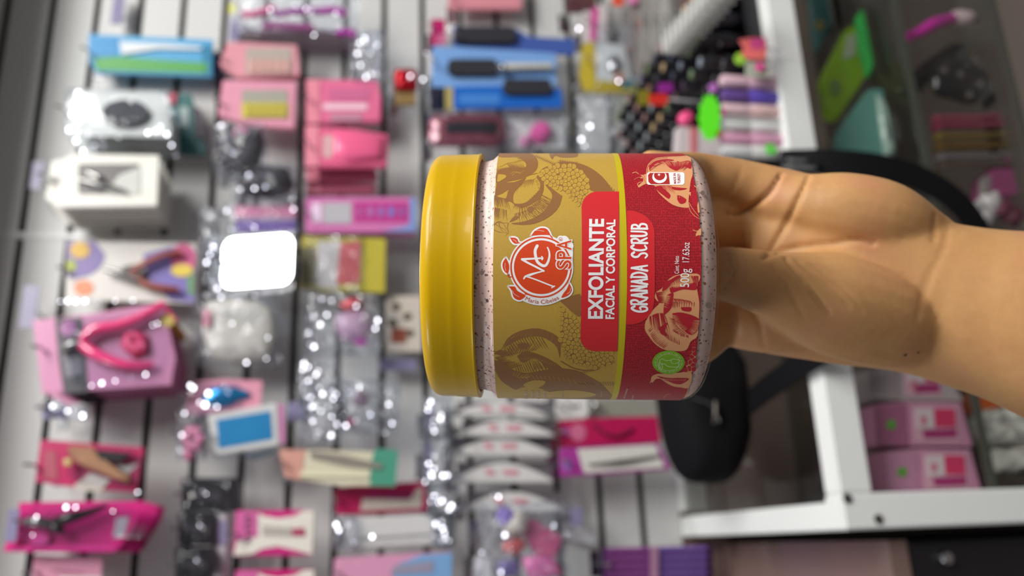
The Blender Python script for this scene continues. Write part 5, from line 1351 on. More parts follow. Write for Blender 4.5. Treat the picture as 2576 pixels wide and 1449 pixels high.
P = Pack('floral_pack', 'cream pack with brown flower print half hidden by the gold lid', 'pack', (968, 742, 1062, 886), 0.04)
P.rect('card', (970, 744, 1062, 884), 0, 0.008, paint((200, 190, 178)), 4)
for k, (x, y) in enumerate(((996, 772), (1024, 796), (988, 812), (1030, 838))): P.puff('brown_flower', ellipse(x, y, 12, 10, 10), 0.0, 0.002, paint((90, 74, 56)))
P.rect('rust_patch', (984, 826, 1022, 862), 0.0008, 0.0004, paint((140, 70, 50)), 4); hook(P, 'the cream floral pack')
free_hook(1000, 918, 0.03, 'wire hook with a lilac price clip beneath the gold lid', 0.014, 0.045)
free_hook(745, 1036, 0.05, 'wire hook with a lilac price clip left of the rhinestone bag', 0.022, 0.02)

# ------------------------------------------------------------------ fourth column and beyond
P = Pack('pink_header_card', 'pink card seen only by its lower end above the blue file boards', 'card', (1124, -60, 1316, 26), 0.03)
P.rect('card', (1128, -60, 1312, 24), 0, 0.004, paint((216, 140, 152), 0.3), 4); P.rect('fold', (1128, 18, 1312, 24), 0.0006, 0.0004, paint((190, 120, 132)), 1); hook(P, 'the pink card', 1140, 5)
P = Pack('maroon_pack', 'dark maroon pack end at the edge beyond the navy foot file', 'pack', (1424, -60, 1504, 30), 0.05)
P.rect('card', (1426, -60, 1500, 28), 0, 0.006, paint((92, 56, 58)), 6); hook(P, 'the dark maroon pack', 1436, 8)
P = Pack('magenta_tag', 'small magenta tag card left of the dark file', 'tag', (1080, 44, 1124, 116), 0.03)
P.rect('card', (1084, 48, 1120, 112), 0, 0.002, paint((182, 30, 100), 0.3), 3); P.rect('pale_foot', (1098, 84, 1122, 110), 0.0006, 0.0004, paint((206, 110, 150)), 3); hook(P, 'the magenta tag')
P = Pack('foot_file', 'dark foot file on a navy card behind the light blue board', 'foot file', (1136, 60, 1450, 140), 0.045)
P.slab('card', [(1140, 66), (1290, 68), (1330, 92), (1448, 98), (1446, 138), (1140, 130)], -0.004, 0.003, paint((66, 92, 166), 0.35)); P.rect('file_head', (1142, 66, 1298, 106), 0.004, 0.007, mat('black grit', (36, 36, 44), 0.75, bump=0.3, bscale=700), 16); hook(P, 'the navy foot file', 1150, 100)
P = Pack('foot_file', 'light blue board carrying a dark file with a pale handle', 'foot file', (1082, 114, 1410, 226), 0.055)
P.slab('card', [(1088, 116), (1150, 118), (1398, 134), (1400, 214), (1250, 222), (1086, 218)], 0, 0.003, paint((122, 164, 220), 0.35)); P.rect('file_head', (1126, 148, 1252, 186), 0.008, 0.006, mat('black grit', (36, 36, 44), 0.75, bump=0.3, bscale=700), 15); P.tube('handle', [(1252, 168, .008), (1310, 168, .009), (1388, 167, .008)], [11, 11, 10], mat('cream handle', (214, 210, 196), 0.25, coat=0.5))
P.oval('rivet', (1250, 158, 1272, 182), 0.014, 0.003, CHROME); hook(P, 'the light blue board', 1096, 168); P.glints([(1262, 168), (1072, 134), (1128, 72), (1064, 200)], 0.018, 0.0020, 28)
P = Pack('foot_file', 'deep blue board with dark file head and navy end, below the light one', 'foot file', (1080, 196, 1420, 282), 0.07)
P.slab('card', [(1140, 218), (1262, 216), (1412, 222), (1416, 270), (1140, 274)], 0, 0.003, paint((26, 98, 190), 0.35)); P.rect('file_head', (1266, 198, 1388, 236), 0.006, 0.006, mat('black grit', (36, 36, 44), 0.75, bump=0.3, bscale=700), 14); P.rect('navy_end', (1082, 220, 1120, 276), 0.0, 0.003, paint((26, 30, 52), 0.3), 3); P.rect('gold_line', (1120, 220, 1140, 276), 0.0, 0.003, paint((176, 160, 100), 0.3), 2); P.rect('pale_print', (1154, 236, 1258, 262), 0.0008, 0.0004, paint((66, 128, 204)), 6); hook(P, 'the deep blue board', 1096, 248)
P = Pack('rainbow_mirror', 'dark lens set in a shimmering pink frame, just above the jar', 'mirror', (1070, 284, 1276, 372), 0.06)
P.puff('frame', rrect(1076, 288, 1272, 370, 26), 0, 0.010, mat('pink shimmer', (150, 84, 100), 0.25, 0.4, var=0.5, scale=50), rough=0.001); P.rect('lens', (1122, 306, 1250, 332), 0.012, 0.004, mat('dark lens', (48, 48, 52), 0.2), 6); P.bag('film', (1074, 286, 1274, 372), 0.002, 0.015, BLISTER, 0.003, 111); hook(P, 'the pink shimmering mirror', 1084, 328)
P = Pack('pompon_pack', 'white film pack with two pink pompons, just above the jar', 'pack', (1270, 284, 1424, 376), 0.05)
P.rect('card', (1274, 286, 1420, 374), -0.002, 0.001, paint((212, 210, 206)), 5); P.puff('pompon', ellipse(1360, 336, 26, 26, 18), 0.0, 0.014, paint((222, 84, 160), 0.7), rough=0.002); P.puff('pompon', ellipse(1322, 356, 16, 14, 14), 0.0, 0.008, paint((206, 130, 170), 0.7), rough=0.002); P.bag('film', (1272, 286, 1422, 374), 0.002, 0.014, CLEAR, 0.004, 112); hook(P, 'the pompon pack', 1284, 330)
tag(wall_box('trim_3', wa(W(1500, 380)), wa(W(1500, 380)) + 0.9, 0.0, 0.002, 0.9415, 0.9585, mat('white trim', (222, 222, 222), 0.35)), kind='structure')
P = Pack('yellow_frame_pack', 'clear pack on a yellow frame with a round steel blade', 'pack', (1460, 96, 1604, 232), 0.06)
P.slab('frame', [(1466, 112), (1494, 104), (1500, 200), (1600, 214), (1590, 232), (1470, 232), (1458, 190)], 0, 0.004, paint((190, 168, 50), 0.35)); P.slab('insert', [(1500, 108), (1570, 112), (1590, 206), (1500, 206)], 0, 0.003, paint((206, 208, 208), 0.2)); P.puff('shining_blade', ellipse(1544, 162, 16, 22, 18), 0.003, 0.006, CHROME); P.oval('tan_pad', (1546, 180, 1572, 210), 0.003, 0.003, paint((196, 150, 132))); P.rect('teal_foot', (1562, 200, 1592, 222), 0.001, 0.002, paint((84, 130, 140)), 3); P.bag('film', (1496, 60, 1600, 222), 0.003, 0.014, BLISTER, 0.003, 115); P.glints([(1540, 160), (1544, 166), (1556, 204), (1452, 64), (1456, 72)], 0.019, 0.0028, 27); hook(P, 'the yellow framed pack', 1480, 160)
P = Pack('pink_strip_card', 'narrow card with pink print standing beside the yellow frame', 'card', (1462, 12, 1530, 108), 0.05)
P.rect('card', (1466, 12, 1526, 106), 0, 0.002, paint((206, 196, 196)), 3); P.slab('pink_print', [(1488, 20), (1506, 20), (1500, 104), (1484, 100)], 0.0006, 0.0004, paint((206, 70, 150))); hook(P, 'the pink strip card', 1476, 60)
for k in range(5):
    o = 26 * k
    P = Pack('grey_file_sleeve', 'grey file sleeve, %s from the yellow framed pack' % ('first', 'second', 'third', 'fourth', 'fifth')[k], 'file sleeve', (1560 + o, -40, 1616 + o, 224 - 30 * k), 0.05 + 0.02 * k, 'grey file sleeves in a row')
    P.slab('sleeve', [(1562 + o, -40), (1600 + o, -36), (1612 + o, 60), (1600 + o, 150 - 14 * k), (1580 + o, 222 - 30 * k), (1560 + o, 200 - 30 * k)], 0, 0.004, paint(((164, 162, 160), (158, 150, 146), (150, 146, 142), (160, 156, 152), (170, 168, 164))[k], 0.4))
    if k in (0, 1): P.oval('red_print', (1580 + o, 100 - 60 * k, 1598 + o, 152 - 62 * k), 0.0006, 0.0004, paint((196, 112, 106)))
    hook(P, 'a grey file sleeve', 1566 + o, 60)
P = Pack('orange_tag', 'small orange tag at the end of the grey sleeves', 'tag', (1540, -24, 1572, 16), 0.08)
P.rect('tag', (1542, -22, 1570, 14), 0, 0.002, paint((230, 84, 54)), 5); P.rect('pink_tag', (1580, -22, 1604, 8), 0, 0.002, paint((226, 130, 180)), 4); hook(P, 'the orange tag', 1548, -8)
ft = [onz(x, y, ZT + 0.09) for x, y in ((1668, 128), (1790, -20))]
root = empty('ribbed_file_bundle', Vector(((ft[0].x + ft[1].x) / 2, (ft[0].y + ft[1].y) / 2, ZT + 0.058)), (0, 0, PSI), 'white ribbed bundle of files lying over the black tray bottles', 'file bundle')
for k in range(10):
    p = ft[0].lerp(ft[1], k / 9); l = Matrix.Rotation(-PSI, 3, 'Z') @ (Vector((p.x, p.y, ZT + 0.058)) - root.location)
    bm = bmesh.new(); bm_box(bm, (l.x + 0.008, l.y, 0.017), (0.022, 0.0038, 0.030)); bmesh.ops.bevel(bm, geom=list(bm.edges), offset=0.001, segments=1, affect='EDGES')
    link('file', bm, paint((184, 184, 180), 0.35), root, False)
P = Pack('white_sponge_pack', 'white crumpled film pack under the yellow framed pack', 'pack', (1446, 232, 1570, 384), 0.06)
P.bag('film', (1450, 236, 1540, 384), 0.002, 0.016, CLEAR, 0.006, 121); P.rect('insert', (1460, 250, 1530, 384), 0, 0.006, paint((196, 196, 194), 0.3), 5); P.glints([(1466, 312), (1476, 326), (1484, 318), (1462, 350), (1470, 366), (1478, 374)], 0.018, 0.0026, 26); hook(P, 'the white crumpled pack', 1462, 300)
P = Pack('white_file_card', 'white card sleeve between the crumpled pack and the red tag', 'card', (1556, 240, 1612, 384), 0.05)
P.rect('card', (1560, 244, 1608, 384), 0, 0.004, paint((200, 198, 194)), 4); P.rect('green_line', (1562, 250, 1570, 296), 0.0006, 0.0004, paint((140, 160, 130)), 2); hook(P, 'the white card sleeve', 1568, 310)

# tray of dark polish bottles: rows running from the wall toward the front rail
rack = empty('bottle_tray', wall_pt(0.181, 0.20, ZT + 0.0005), (0, 0, PSI), 'black tray filled with rows of dark polish bottles on the cabinet end', 'tray')
bm = bmesh.new(); bm_box(bm, (0, 0, 0.002), (0.116, 0.30, 0.004))
for cx_, cy_, sx_, sy_ in ((-0.057, 0, 0.003, 0.30), (0.057, 0, 0.003, 0.30), (0, -0.149, 0.116, 0.003), (0, 0.149, 0.116, 0.003)): bm_box(bm, (cx_, cy_, 0.008), (sx_, sy_, 0.016))
link('tray', bm, mat('rack black', (22, 20, 25), 0.5), rack, False)
caps = [(60, 60, 64), (52, 52, 76), (190, 160, 110), (104, 124, 76), (140, 148, 152), (46, 44, 48), (150, 110, 106), (84, 74, 120), (150, 104, 100)]
names = ['charcoal', 'navy', 'tan', 'olive', 'silver grey', 'black', 'rose', 'violet', 'rose brown']
ordn = ('first', 'second', 'third', 'fourth', 'fifth', 'sixth', 'seventh', 'eighth', 'ninth', 'tenth', 'eleventh', 'twelfth')
proto = {}
for row in range(4):
    for k in range(12):
        ci = (k * 2 + row * 4 + (k * k) // 3) % 9
        if row == 0: ci = (5, 4, 6, 4, 4, 2, 2, 3, 6, 5, 3, 4)[k]
        p = wall_pt(0.142 + 0.026 * row, 0.075 + 0.0235 * k, ZT + 0.0046)
        if ci not in proto:
            root = empty('polish_bottle', p, (0, 0, PSI), None, 'polish bottle', 'polish bottles in the black tray')
            bm = bmesh.new(); bm_lathe(bm, [(0, 0), (0.0085, 0), (0.0095, 0.0015), (0.0095, 0.034), (0.007, 0.038), (0.005, 0.040)], 14, True)
            link('bottle', bm, mat('dark polish', (20, 18, 24), 0.12, coat=0.8), root)
            bm = bmesh.new(); bm_lathe(bm, [(0.0066, 0.038), (0.0068, 0.0395), (0.0062, 0.058), (0.0056, 0.0595), (0, 0.0595)], 14, False)
            link('cap', bm, mat('cap black', (30, 28, 32), 0.18, coat=0.8), root)
            bm = bmesh.new(); bm_lathe(bm, [(0.0050, 0.0596), (0.0050, 0.0604), (0, 0.0606)], 14, False)
            link('colour_dot', bm, mat('dot %d' % ci, caps[ci], 0.25, coat=0.6), root)
            proto[ci] = root; o = root
        else:
            o = copy_tree(proto[ci]); o.location = p
        o['label'] = '%s dotted black bottle, %s from the wall in the %s tray row' % (names[ci], ordn[k], ('nearest', 'second', 'third', 'fourth', 'farthest')[row])

# bottles standing on the cabinet top
def bottle(y, xt, xb, w, cb, cc, lb, frac=0.52, name='lotion_bottle'):
    b = onz(xb, y, ZT); nn = wn(b)
    t = W(xt, y, nn); h = t.z - ZT; r = (W(xb, y - w / 2, nn) - W(xb, y + w / 2, nn)).length / 2
    root = empty(name, b, (0, 0, PSI), lb, 'bottle', 'slim bottles on the cabinet top')
    bm = bmesh.new(); bm_lathe(bm, [(0, 0), (r * .92, 0), (r, r * .2), (r, h * frac - r * .3), (r * .8, h * frac), (0, h * frac)], 20, False); link('bottle', bm, paint(cb, 0.25, 0.4), root)
    bm = bmesh.new(); bm_lathe(bm, [(r * .6, h * frac), (r * .88, h * frac), (r * .9, h * .97), (r * .7, h), (0, h)], 20, False); link('cap', bm, paint(cc, 0.25, 0.4), root)
    return root
for y, c1, c2, lb in ((212, (232, 190, 206), (214, 180, 192), 'pale pink slim bottle next to the coral price tag'), (249, (96, 78, 180), (96, 70, 140), 'violet slim bottle between two pink ones'), (283, (224, 190, 190), (216, 184, 190), 'blush slim bottle between the violet and the white'), (322, (226, 226, 224), (206, 210, 206), 'white slim bottle with a grey cap on the cabinet top'), (356, (214, 160, 186), (206, 150, 176), 'rose slim bottle next to the white one'), (386, (214, 214, 210), (206, 206, 206), 'white slim bottle with a green dot by the bag strap')):
    o = bottle(y, 1814, 1948 + (y - 212) * 0.1, 30, c1, c2, lb)
    if y == 386:
        bm = bmesh.new(); r = 0.006; bm_lathe(bm, [(0, 0.0), (r, 0.0), (r, 0.0008), (0, 0.001)], 16, False, Matrix.Translation((0, -0.0072, 0.015)) @ Matrix.Rotation(PI / 2, 4, 'X')); link('green_dot', bm, paint((110, 220, 90)), o)
def standing_tag(name, lb, pts, n, c, extra=None):
    xs = [p[0] for p in pts]; ys = [p[1] for p in pts]
    P = Pack(name, lb, 'price tag', (min(xs), min(ys), max(xs), max(ys)), n)
    P.slab('tag', pts, 0, 0.0012, paint(c, 0.5))
    if extra: extra(P)
    q = P.L(max(xs) - 6, sum(ys) / len(ys), -0.001); b_ = bmesh.new(); bm_tube(b_, [q, Vector((q.x, q.y, ZT - P.root.location.z + 0.0005))], 0.0012, 8); link('stake', b_, paint((206, 206, 206)), P.root)
    return P
star = [(1786 + (24 if k % 2 else 30) * math.cos(k * PI / 12), 295 + (52 if k % 2 else 62) * math.sin(k * PI / 12)) for k in range(24)]
nb = wn(onz(1950, 300, ZT))
standing_tag('neon_price_tag', 'neon green starburst price tag beside the slim bottles', star, nb + 0.012, (104, 250, 40), lambda P: [P.slab('orange_edge', [(1794, 330), (1812, 318), (1816, 336), (1800, 350)], -0.002, 0.001, paint((236, 150, 40))), P.slab('magenta_edge', [(1808, 270), (1824, 276), (1822, 300), (1806, 292)], -0.002, 0.001, paint((206, 70, 150))), P.slab('violet_edge', [(1782, 214), (1800, 206), (1806, 226), (1788, 236)], -0.002, 0.001, paint((190, 120, 200)))])
standing_tag('coral_price_tag', 'coral and magenta star tag near the cabinet rail', [(1860, 100), (1890, 94), (1926, 96), (1930, 124), (1924, 150), (1884, 148), (1866, 138), (1872, 120)], nb + 0.03, (255, 122, 120), lambda P: [P.slab('magenta_patch', [(1888, 98), (1922, 96), (1922, 120), (1892, 122)], 0.0006, 0.0004, paint((236, 84, 160))), P.oval('lime_spot', (1848, 132, 1878, 162), -0.002, 0.001, paint((160, 214, 70))), P.rect('grey_foot', (1876, 146, 1932, 192), -0.003, 0.001, paint((176, 186, 166)), 4), P.oval('pink_spot', (1900, 156, 1924, 178), 0.0, 0.001, paint((236, 90, 160)))])
standing_tag('price_tag', 'red and purple price tag on a stake above the black bottles', [(1632, 238), (1676, 234), (1684, 250), (1672, 266), (1634, 262)], 0.27, (206, 44, 34), lambda P: [P.rect('purple_card', (1654, 208, 1694, 232), 0.0008, 0.001, paint((140, 40, 140)), 8), P.rect('olive_card', (1604, 226, 1634, 264), -0.001, 0.001, paint((128, 118, 30)), 4)])
P = Pack('pink_capped_tube', 'white tube with a hot pink cap near the fingertip', 'tube', (1690, 284, 1852, 390), 0.30); P.root.location.z = ZT + 0.0005
P.slab('tube', [(1704, 316), (1740, 318), (1852, 330), (1852, 392), (1700, 392)], 0, 0.012, paint((206, 196, 198), 0.3), None, 0.002); P.puff('cap', ellipse(1724, 300, 20, 18, 16), 0.0, 0.008, paint((240, 84, 140), 0.3)); P.rect('red_side', (1736, 318, 1754, 390), 0.001, 0.001, paint((206, 120, 126)), 4); clamp_all(P.root)

# ------------------------------------------------------------------ below the jar
REDP = paint((206, 140, 152), 0.5)
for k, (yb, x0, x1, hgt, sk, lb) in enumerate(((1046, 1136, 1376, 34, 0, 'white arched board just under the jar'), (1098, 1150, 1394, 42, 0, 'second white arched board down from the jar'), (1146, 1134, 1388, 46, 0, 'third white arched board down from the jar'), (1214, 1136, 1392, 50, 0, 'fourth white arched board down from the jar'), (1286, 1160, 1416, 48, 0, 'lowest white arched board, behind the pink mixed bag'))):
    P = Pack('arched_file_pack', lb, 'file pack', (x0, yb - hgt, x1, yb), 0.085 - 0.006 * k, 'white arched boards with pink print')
    top = [(x0 + (x1 - x0) * t, yb - hgt * (0.12 + 0.88 * math.sin(PI * t))) for t in [j / 14 for j in range(15)]]
    P.slab('board', top + [(x1, yb - 3), (x1 - 4, yb), (x0 + 6, yb), (x0, yb - 3)], 0, 0.008, paint((212, 210, 208), 0.35), None, 0.001)
    P.rect('gap_shade_slab', (x0 + 14, yb - hgt * 1.02, x1 - 2, yb - 2), -0.010, 0.004, paint((104, 98, 104), 0.5), 3)  # dark slab stands in for the shade in the gaps between boards
    cx, cy = (x0 + x1) / 2, yb - hgt * 0.5
    P.slab('pink_mark', [(cx - 46, cy - 9), (cx - 26, cy - 9), (cx - 16, cy + 6), (cx - 38, cy + 6)], 0.0008, 0.0004, REDP); P.rect('pink_print', (cx + 2, cy - 7, cx + 40, cy + 6), 0.0008, 0.0004, REDP, 3)
    hook(P, lb, x0 + 10, yb - hgt * 0.3)
for k, (b, lb, s) in enumerate((((1066, 1000, 1130, 1100), 'twist of clear film hanging beside the arched boards', 131), ((1062, 1096, 1134, 1220), 'clear film twist with lilac strip, second beside the arched boards', 132), ((1076, 1222, 1150, 1300), 'crumpled bright film twist at the lowest arched board', 133), ((1088, 1292, 1136, 1372), 'lowest film twist next to the long grey pack', 134))):
    P = Pack('film_twist', lb, 'film twist', b, 0.075, 'film twists in one column'); P.bag('film', b, 0, 0.016, CLEAR, 0.008, s)
    x0, y0, x1, y1 = b
    P.rect('lilac_strip', (x0 + 8, y0 + 20, x0 + 26, y1 - 20), -0.002, 0.001, mat('lilac clip', (134, 128, 160), 0.3), 3); rg = random.Random(s); P.glints([(rg.uniform(x0 + 6, x1 - 6), rg.uniform(y0 + 6, y1 - 6)) for _ in range(9)], 0.02, 0.0022, s); hook(P, lb[:50], x0 + 10, (y0 + y1) / 2)
P = Pack('small_label_card', 'small white card with a dark sketch right under the jar', 'card', (1394, 996, 1486, 1050), 0.05)
P.rect('card', (1398, 996, 1480, 1048), 0, 0.003, paint((222, 220, 218)), 6); P.tube('dark_sketch', [(1424, 1012, .001), (1440, 1024, .001), (1456, 1020, .001)], 3, paint((90, 80, 84))); hook(P, 'the small white card', 1406, 1022)
P = Pack('wall_shade_strip', 'grey strip standing in for wall shade between the small white card and the bag', 'pack', (1486, 996, 1664, 1050), 0.03)
P.rect('strip', (1488, 1000, 1660, 1048), 0, 0.006, paint((146, 146, 136)), 4); hook(P, 'the wall shade strip', 1500, 1022)  # grey slab paints the shaded wall; no pack hangs here
P = Pack('crimson_lash_pack', 'crimson lash pack with a curved lash outline above the violet one', 'lash pack', (1400, 1044, 1668, 1126), 0.055)
P.slab('card', [(1402, 1058), (1490, 1052), (1654, 1046), (1664, 1112), (1408, 1126)], 0, 0.008, paint((186, 30, 86), 0.28), None, 0.001); P.tube('lash_curve', [(1490, 1066, .002), (1520, 1090, .003), (1556, 1096, .003), (1592, 1078, .002)], 4, paint((120, 30, 60))); P.oval('pale_mark', (1434, 1066, 1474, 1110), 0.0008, 0.0005, paint((206, 110, 146))); P.oval('mauve_dot', (1412, 1074, 1434, 1098), 0.0008, 0.0005, paint((170, 86, 150))); hook(P, 'the crimson lash pack', 1412, 1090)
P = Pack('violet_lash_pack', 'violet ended white pack with a slim silver tool, below the crimson one', 'lash pack', (1406, 1112, 1690, 1202), 0.07)
P.slab('card', [(1410, 1128), (1460, 1124), (1656, 1114), (1690, 1180), (1580, 1188), (1412, 1200)], 0, 0.010, paint((170, 56, 150), 0.28), None, 0.001); P.slab('white_panel', [(1452, 1130), (1648, 1118), (1672, 1176), (1470, 1190)], 0.0008, 0.0005, paint((220, 218, 210))); P.tube('silver_tool', [(1480, 1170, .002), (1560, 1162, .004), (1660, 1146, .002)], [3, 6, 3], STEEL); P.oval('mauve_dot', (1414, 1154, 1440, 1186), 0.0008, 0.0005, paint((150, 100, 176))); hook(P, 'the violet lash pack', 1422, 1160)
P = Pack('mixed_bag', 'clear bag of pink, violet and cream bottles at the lower edge', 'bag', (1204, 1262, 1426, 1490), 0.10)
P.puff('violet_bottle', [(1244, 1300), (1262, 1270), (1290, 1282), (1296, 1320), (1262, 1326)], 0.002, 0.012, paint((130, 104, 190), 0.25)); P.puff('cream_bottle', [(1262, 1330), (1300, 1282), (1324, 1296), (1316, 1340), (1284, 1350)], 0.004, 0.014, paint((214, 204, 190), 0.25))
P.slab('pink_box', [(1316, 1340), (1336, 1304), (1416, 1352), (1400, 1400), (1350, 1396)], 0.002, 0.014, paint((206, 96, 140), 0.28), None, 0.0015); P.puff('coral_bottle', [(1262, 1366), (1310, 1350), (1326, 1374), (1300, 1396), (1266, 1388)], 0.002, 0.012, paint((206, 96, 100), 0.25)); P.puff('rose_bottle', [(1310, 1400), (1390, 1396), (1420, 1449), (1330, 1460)], 0.002, 0.014, paint((226, 120, 176), 0.25)); P.puff('navy_bottle', [(1252, 1410), (1300, 1404), (1310, 1450), (1250, 1450)], 0.001, 0.010, paint((110, 96, 150), 0.25))
P.bag('bag', (1206, 1266, 1424, 1490), 0.002, 0.022, CLEAR, 0.008, 141); P.glints([(1224, 1270), (1240, 1246), (1254, 1250), (1218, 1340), (1212, 1390), (1270, 1346), (1394, 1322), (1390, 1326), (1260, 1440), (1230, 1300)], 0.024, 0.0022, 25); hook(P, 'the mixed clear bag', 1220, 1340)
P = Pack('white_tube_film', 'tall pale film tube left of the mixed bag', 'film tube', (1180, 1392, 1246, 1500), 0.06)
P.puff('tube', rrect(1190, 1394, 1240, 1500, 18), 0, 0.014, mat('pale film', (190, 188, 194), 0.25), rough=0.001); hook(P, 'the pale film tube', 1196, 1440)
P = Pack('pencil_set', 'clear pack of violet pencils with dark seams at the lower edge', 'pencil set', (1508, 1374, 1796, 1500), 0.05)
for k in range(6):
    y = 1380 + k * 20
    P.tube('pencil', [(1524, y + 6, .003), (1600, y + 4, .004), (1640, y + 3, .004)], 6, paint((150, 80, 150), 0.3), sub=1); P.tube('pencil', [(1654, y + 3, .004), (1700, y + 2, .004), (1776, y, .003)], 6, paint((128, 96, 176), 0.3), sub=1)
P.slab('case', [(1512, 1378), (1792, 1372), (1796, 1500), (1512, 1500)], -0.002, 0.003, paint((62, 34, 74), 0.3)); P.rect('paper_band', (1636, 1376, 1656, 1500), 0.011, 0.0006, paint((166, 120, 150)), 2); hook(P, 'the violet pencil set', 1526, 1420)
P = Pack('white_paper_slip', 'white folded slip on the wall left of the pencil set', 'slip', (1416, 1290, 1500, 1400), 0.02)
P.slab('slip', [(1418, 1316), (1440, 1312), (1500, 1350), (1498, 1372), (1420, 1352)], 0, 0.002, paint((214, 214, 216), 0.25)); hook(P, 'the white folded slip', 1430, 1334)
free_hook(1450, 1300, 0.05, 'wire hook with a lilac price clip above the white folded slip', 0.022, 0.014)

# ------------------------------------------------------------------ the black shoulder bag
BAGC = mat('black nylon', (13, 12, 15), 0.75, bump=0.2, bscale=500, spec=0.15)
nb0 = 0.19
P = Pack('shoulder_bag', 'black shoulder bag standing on the glass top with its strap looped over the rail', 'bag', (1640, 880, 1860, 1222), nb0)
P.root.location.z = ZT + 0.0005
pts = spline([(1600, 880), (1640, 920), (1656, 1000), (1668, 1080), (1692, 1160), (1722, 1204), (1762, 1216), (1820, 1214), (1852, 1180), (1872, 1120), (1890, 1040), (1896, 960), (1870, 880), (1740, 850), (1600, 880)], 3)[:-1]
bm_o = P.puff('body', [(p[0], p[1]) for p in pts], 0, 0.045, BAGC, None, 0.8, 8, 0.0006, 5)
for v in bm_o.data.vertices: v.co.z = max(v.co.z, 0.0)
P.tube('zip', [(1740, 1000, .046), (1790, 1020, .047), (1810, 1060, .044)], 3, STEEL); P.tube('zip_pull', [(1800, 1010, .050), (1800, 1040, .052), (1796, 1066, .050)], [5, 6, 4], mat('pewter', (96, 90, 84), 0.35, 0.7)); P.oval('ring', (1856, 1004, 1878, 1026), 0.04, 0.004, CHROME); P.oval('ring', (1868, 984, 1886, 1002), 0.04, 0.003, DARKSTEEL)
Q = [(1850, 1040, .20), (1890, 1008, .235), (1930, 976, .27), (1985, 938, .32), (2050, 892, .372), (2110, 850, .395), (2200, 790, .405), (2330, 720, .41), (2420, 660, .41), (2462, 600, .41), (2440, 545, .41), (2390, 492, .41), (2310, 446, .408), (2220, 420, .406), (2140, 410, .402), (2060, 406, .392), (2010, 408, .378), (1960, 414, .345), (1910, 432, .30), (1860, 470, .25), (1800, 560, .21), (1760, 700, .20), (1735, 840, .195), (1725, 910, .192), (1722, 960, .190)]
S3 = [W(x, y, n) for x, y, n in [tuple(v) for v in spline(Q, 5)]]
bm = bmesh.new(); prev = None
for i, p in enumerate(S3):
    t = (S3[min(i + 1, len(S3) - 1)] - S3[max(i - 1, 0)]).normalized()
    up_ = Vector((0, 0, 1)); f = min(1, max(0, (wn(p) - 0.36) / 0.035))
    nrm = (Vector((0, 0, 1)) * (1 - f) + NW * f); nrm = (nrm - t * nrm.dot(t)).normalized()
    s = t.cross(nrm).normalized()
    if p.z < ZT + 0.003 and wn(p) < NF + 0.003: p = Vector((p.x, p.y, ZT + 0.003))
    ring = [bm.verts.new(P.inv @ (p + s * a * 0.0125 + nrm * b * 0.0012 - P.root.location)) for a, b in ((-1, -1), (1, -1), (1, 1), (-1, 1))]
    if prev:
        for k in range(4): bm.faces.new((prev[k], prev[(k + 1) % 4], ring[(k + 1) % 4], ring[k]))
    else: bm.faces.new(ring)
    prev = ring
bm.faces.new(prev)
link('strap', bm, BAGC, P.root)
bp = W(2010, 408, 0.40)
bm = bmesh.new(); M4 = Matrix.Translation(P.inv @ (bp - P.root.location)) 
for a, b in (((-0.003, 0, 0.0), (0.004, 0.006, 0.030)), ((0.004, 0, 0), (0.004, 0.006, 0.030)), ((0, 0, 0.0145), (0.011, 0.005, 0.003)), ((0, 0, -0.0145), (0.011, 0.005, 0.003))): bm_box(bm, a, b, M4)
link('buckle', bm, mat('black gloss', (30, 30, 36), 0.12, coat=1.0), P.root)

# ------------------------------------------------------------------ goods inside the cabinet
def shelf_box(name, lb, b, n, c, z, group=None, cat_='box'):
    """a box standing on a shelf at height z, its front traced by pixel"""
    P = Pack(name, lb, cat_, b, n, group); P.root.location.z = z + 0.0004
    return P
def fit(o, zfloor=0.0):
    for v in o.data.vertices: v.co.z = max(v.co.z, zfloor)
nS = 0.336
def soap(b, lb, c, side, spot=True):
    x0, y0, x1, y1 = b
    P = Pack('soap_box', lb, 'soap box', b, nS, 'pink soap boxes on the shelf'); P.root.location.z = ZS1 + 0.0004
    xm = x0 + (x1 - x0) * 0.42
    fit(P.slab('box', [(x0 + 14, y0 + 8), (xm, y0), (x1, y0 + 2), (x1 + 60, y1), (xm + 8, y1), (x0 + 20, y1 - 2)], 0, 0.05, paint(c, 0.3)))
    P.slab('front_card', [(xm + 14, y0 + 12), (x1 - 8, y0 + 12), (x1, y1 - 12), (xm + 20, y1 - 10)], 0.0008, 0.0005, paint((226, 176, 196)))
    P.slab('white_patch', [(xm + 22, y0 + 18), (xm + 66, y0 + 18), (xm + 70, y1 - 46), (xm + 26, y1 - 44)], 0.0014, 0.0005, paint((232, 214, 220))); P.slab('red_patch', [(xm + 68, y0 + 18), (x1 - 14, y0 + 18), (x1 - 10, y1 - 48), (xm + 72, y1 - 48)], 0.0014, 0.0005, paint((226, 60, 110))); P.slab('magenta_line', [(xm + 40, y1 - 40), (x1 - 10, y1 - 44), (x1 - 8, y1 - 22), (xm + 44, y1 - 20)], 0.0014, 0.0005, paint((176, 50, 116)))
    P.slab('pink_mark', [(xm + 34, y0 + 38), (xm + 48, y0 + 36), (xm + 50, y0 + 56), (xm + 36, y0 + 58)], 0.002, 0.0004, paint((222, 130, 150)))
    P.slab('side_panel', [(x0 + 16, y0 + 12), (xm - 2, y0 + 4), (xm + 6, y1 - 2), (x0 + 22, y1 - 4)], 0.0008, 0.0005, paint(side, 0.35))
    if spot: P.oval('green_sticker', (x0 + 46, (y0 + y1) / 2 - 10, x0 + 70, (y0 + y1) / 2 + 14), 0.0016, 0.0005, paint((96, 176, 60)))
    clamp_all(P.root)
    return P
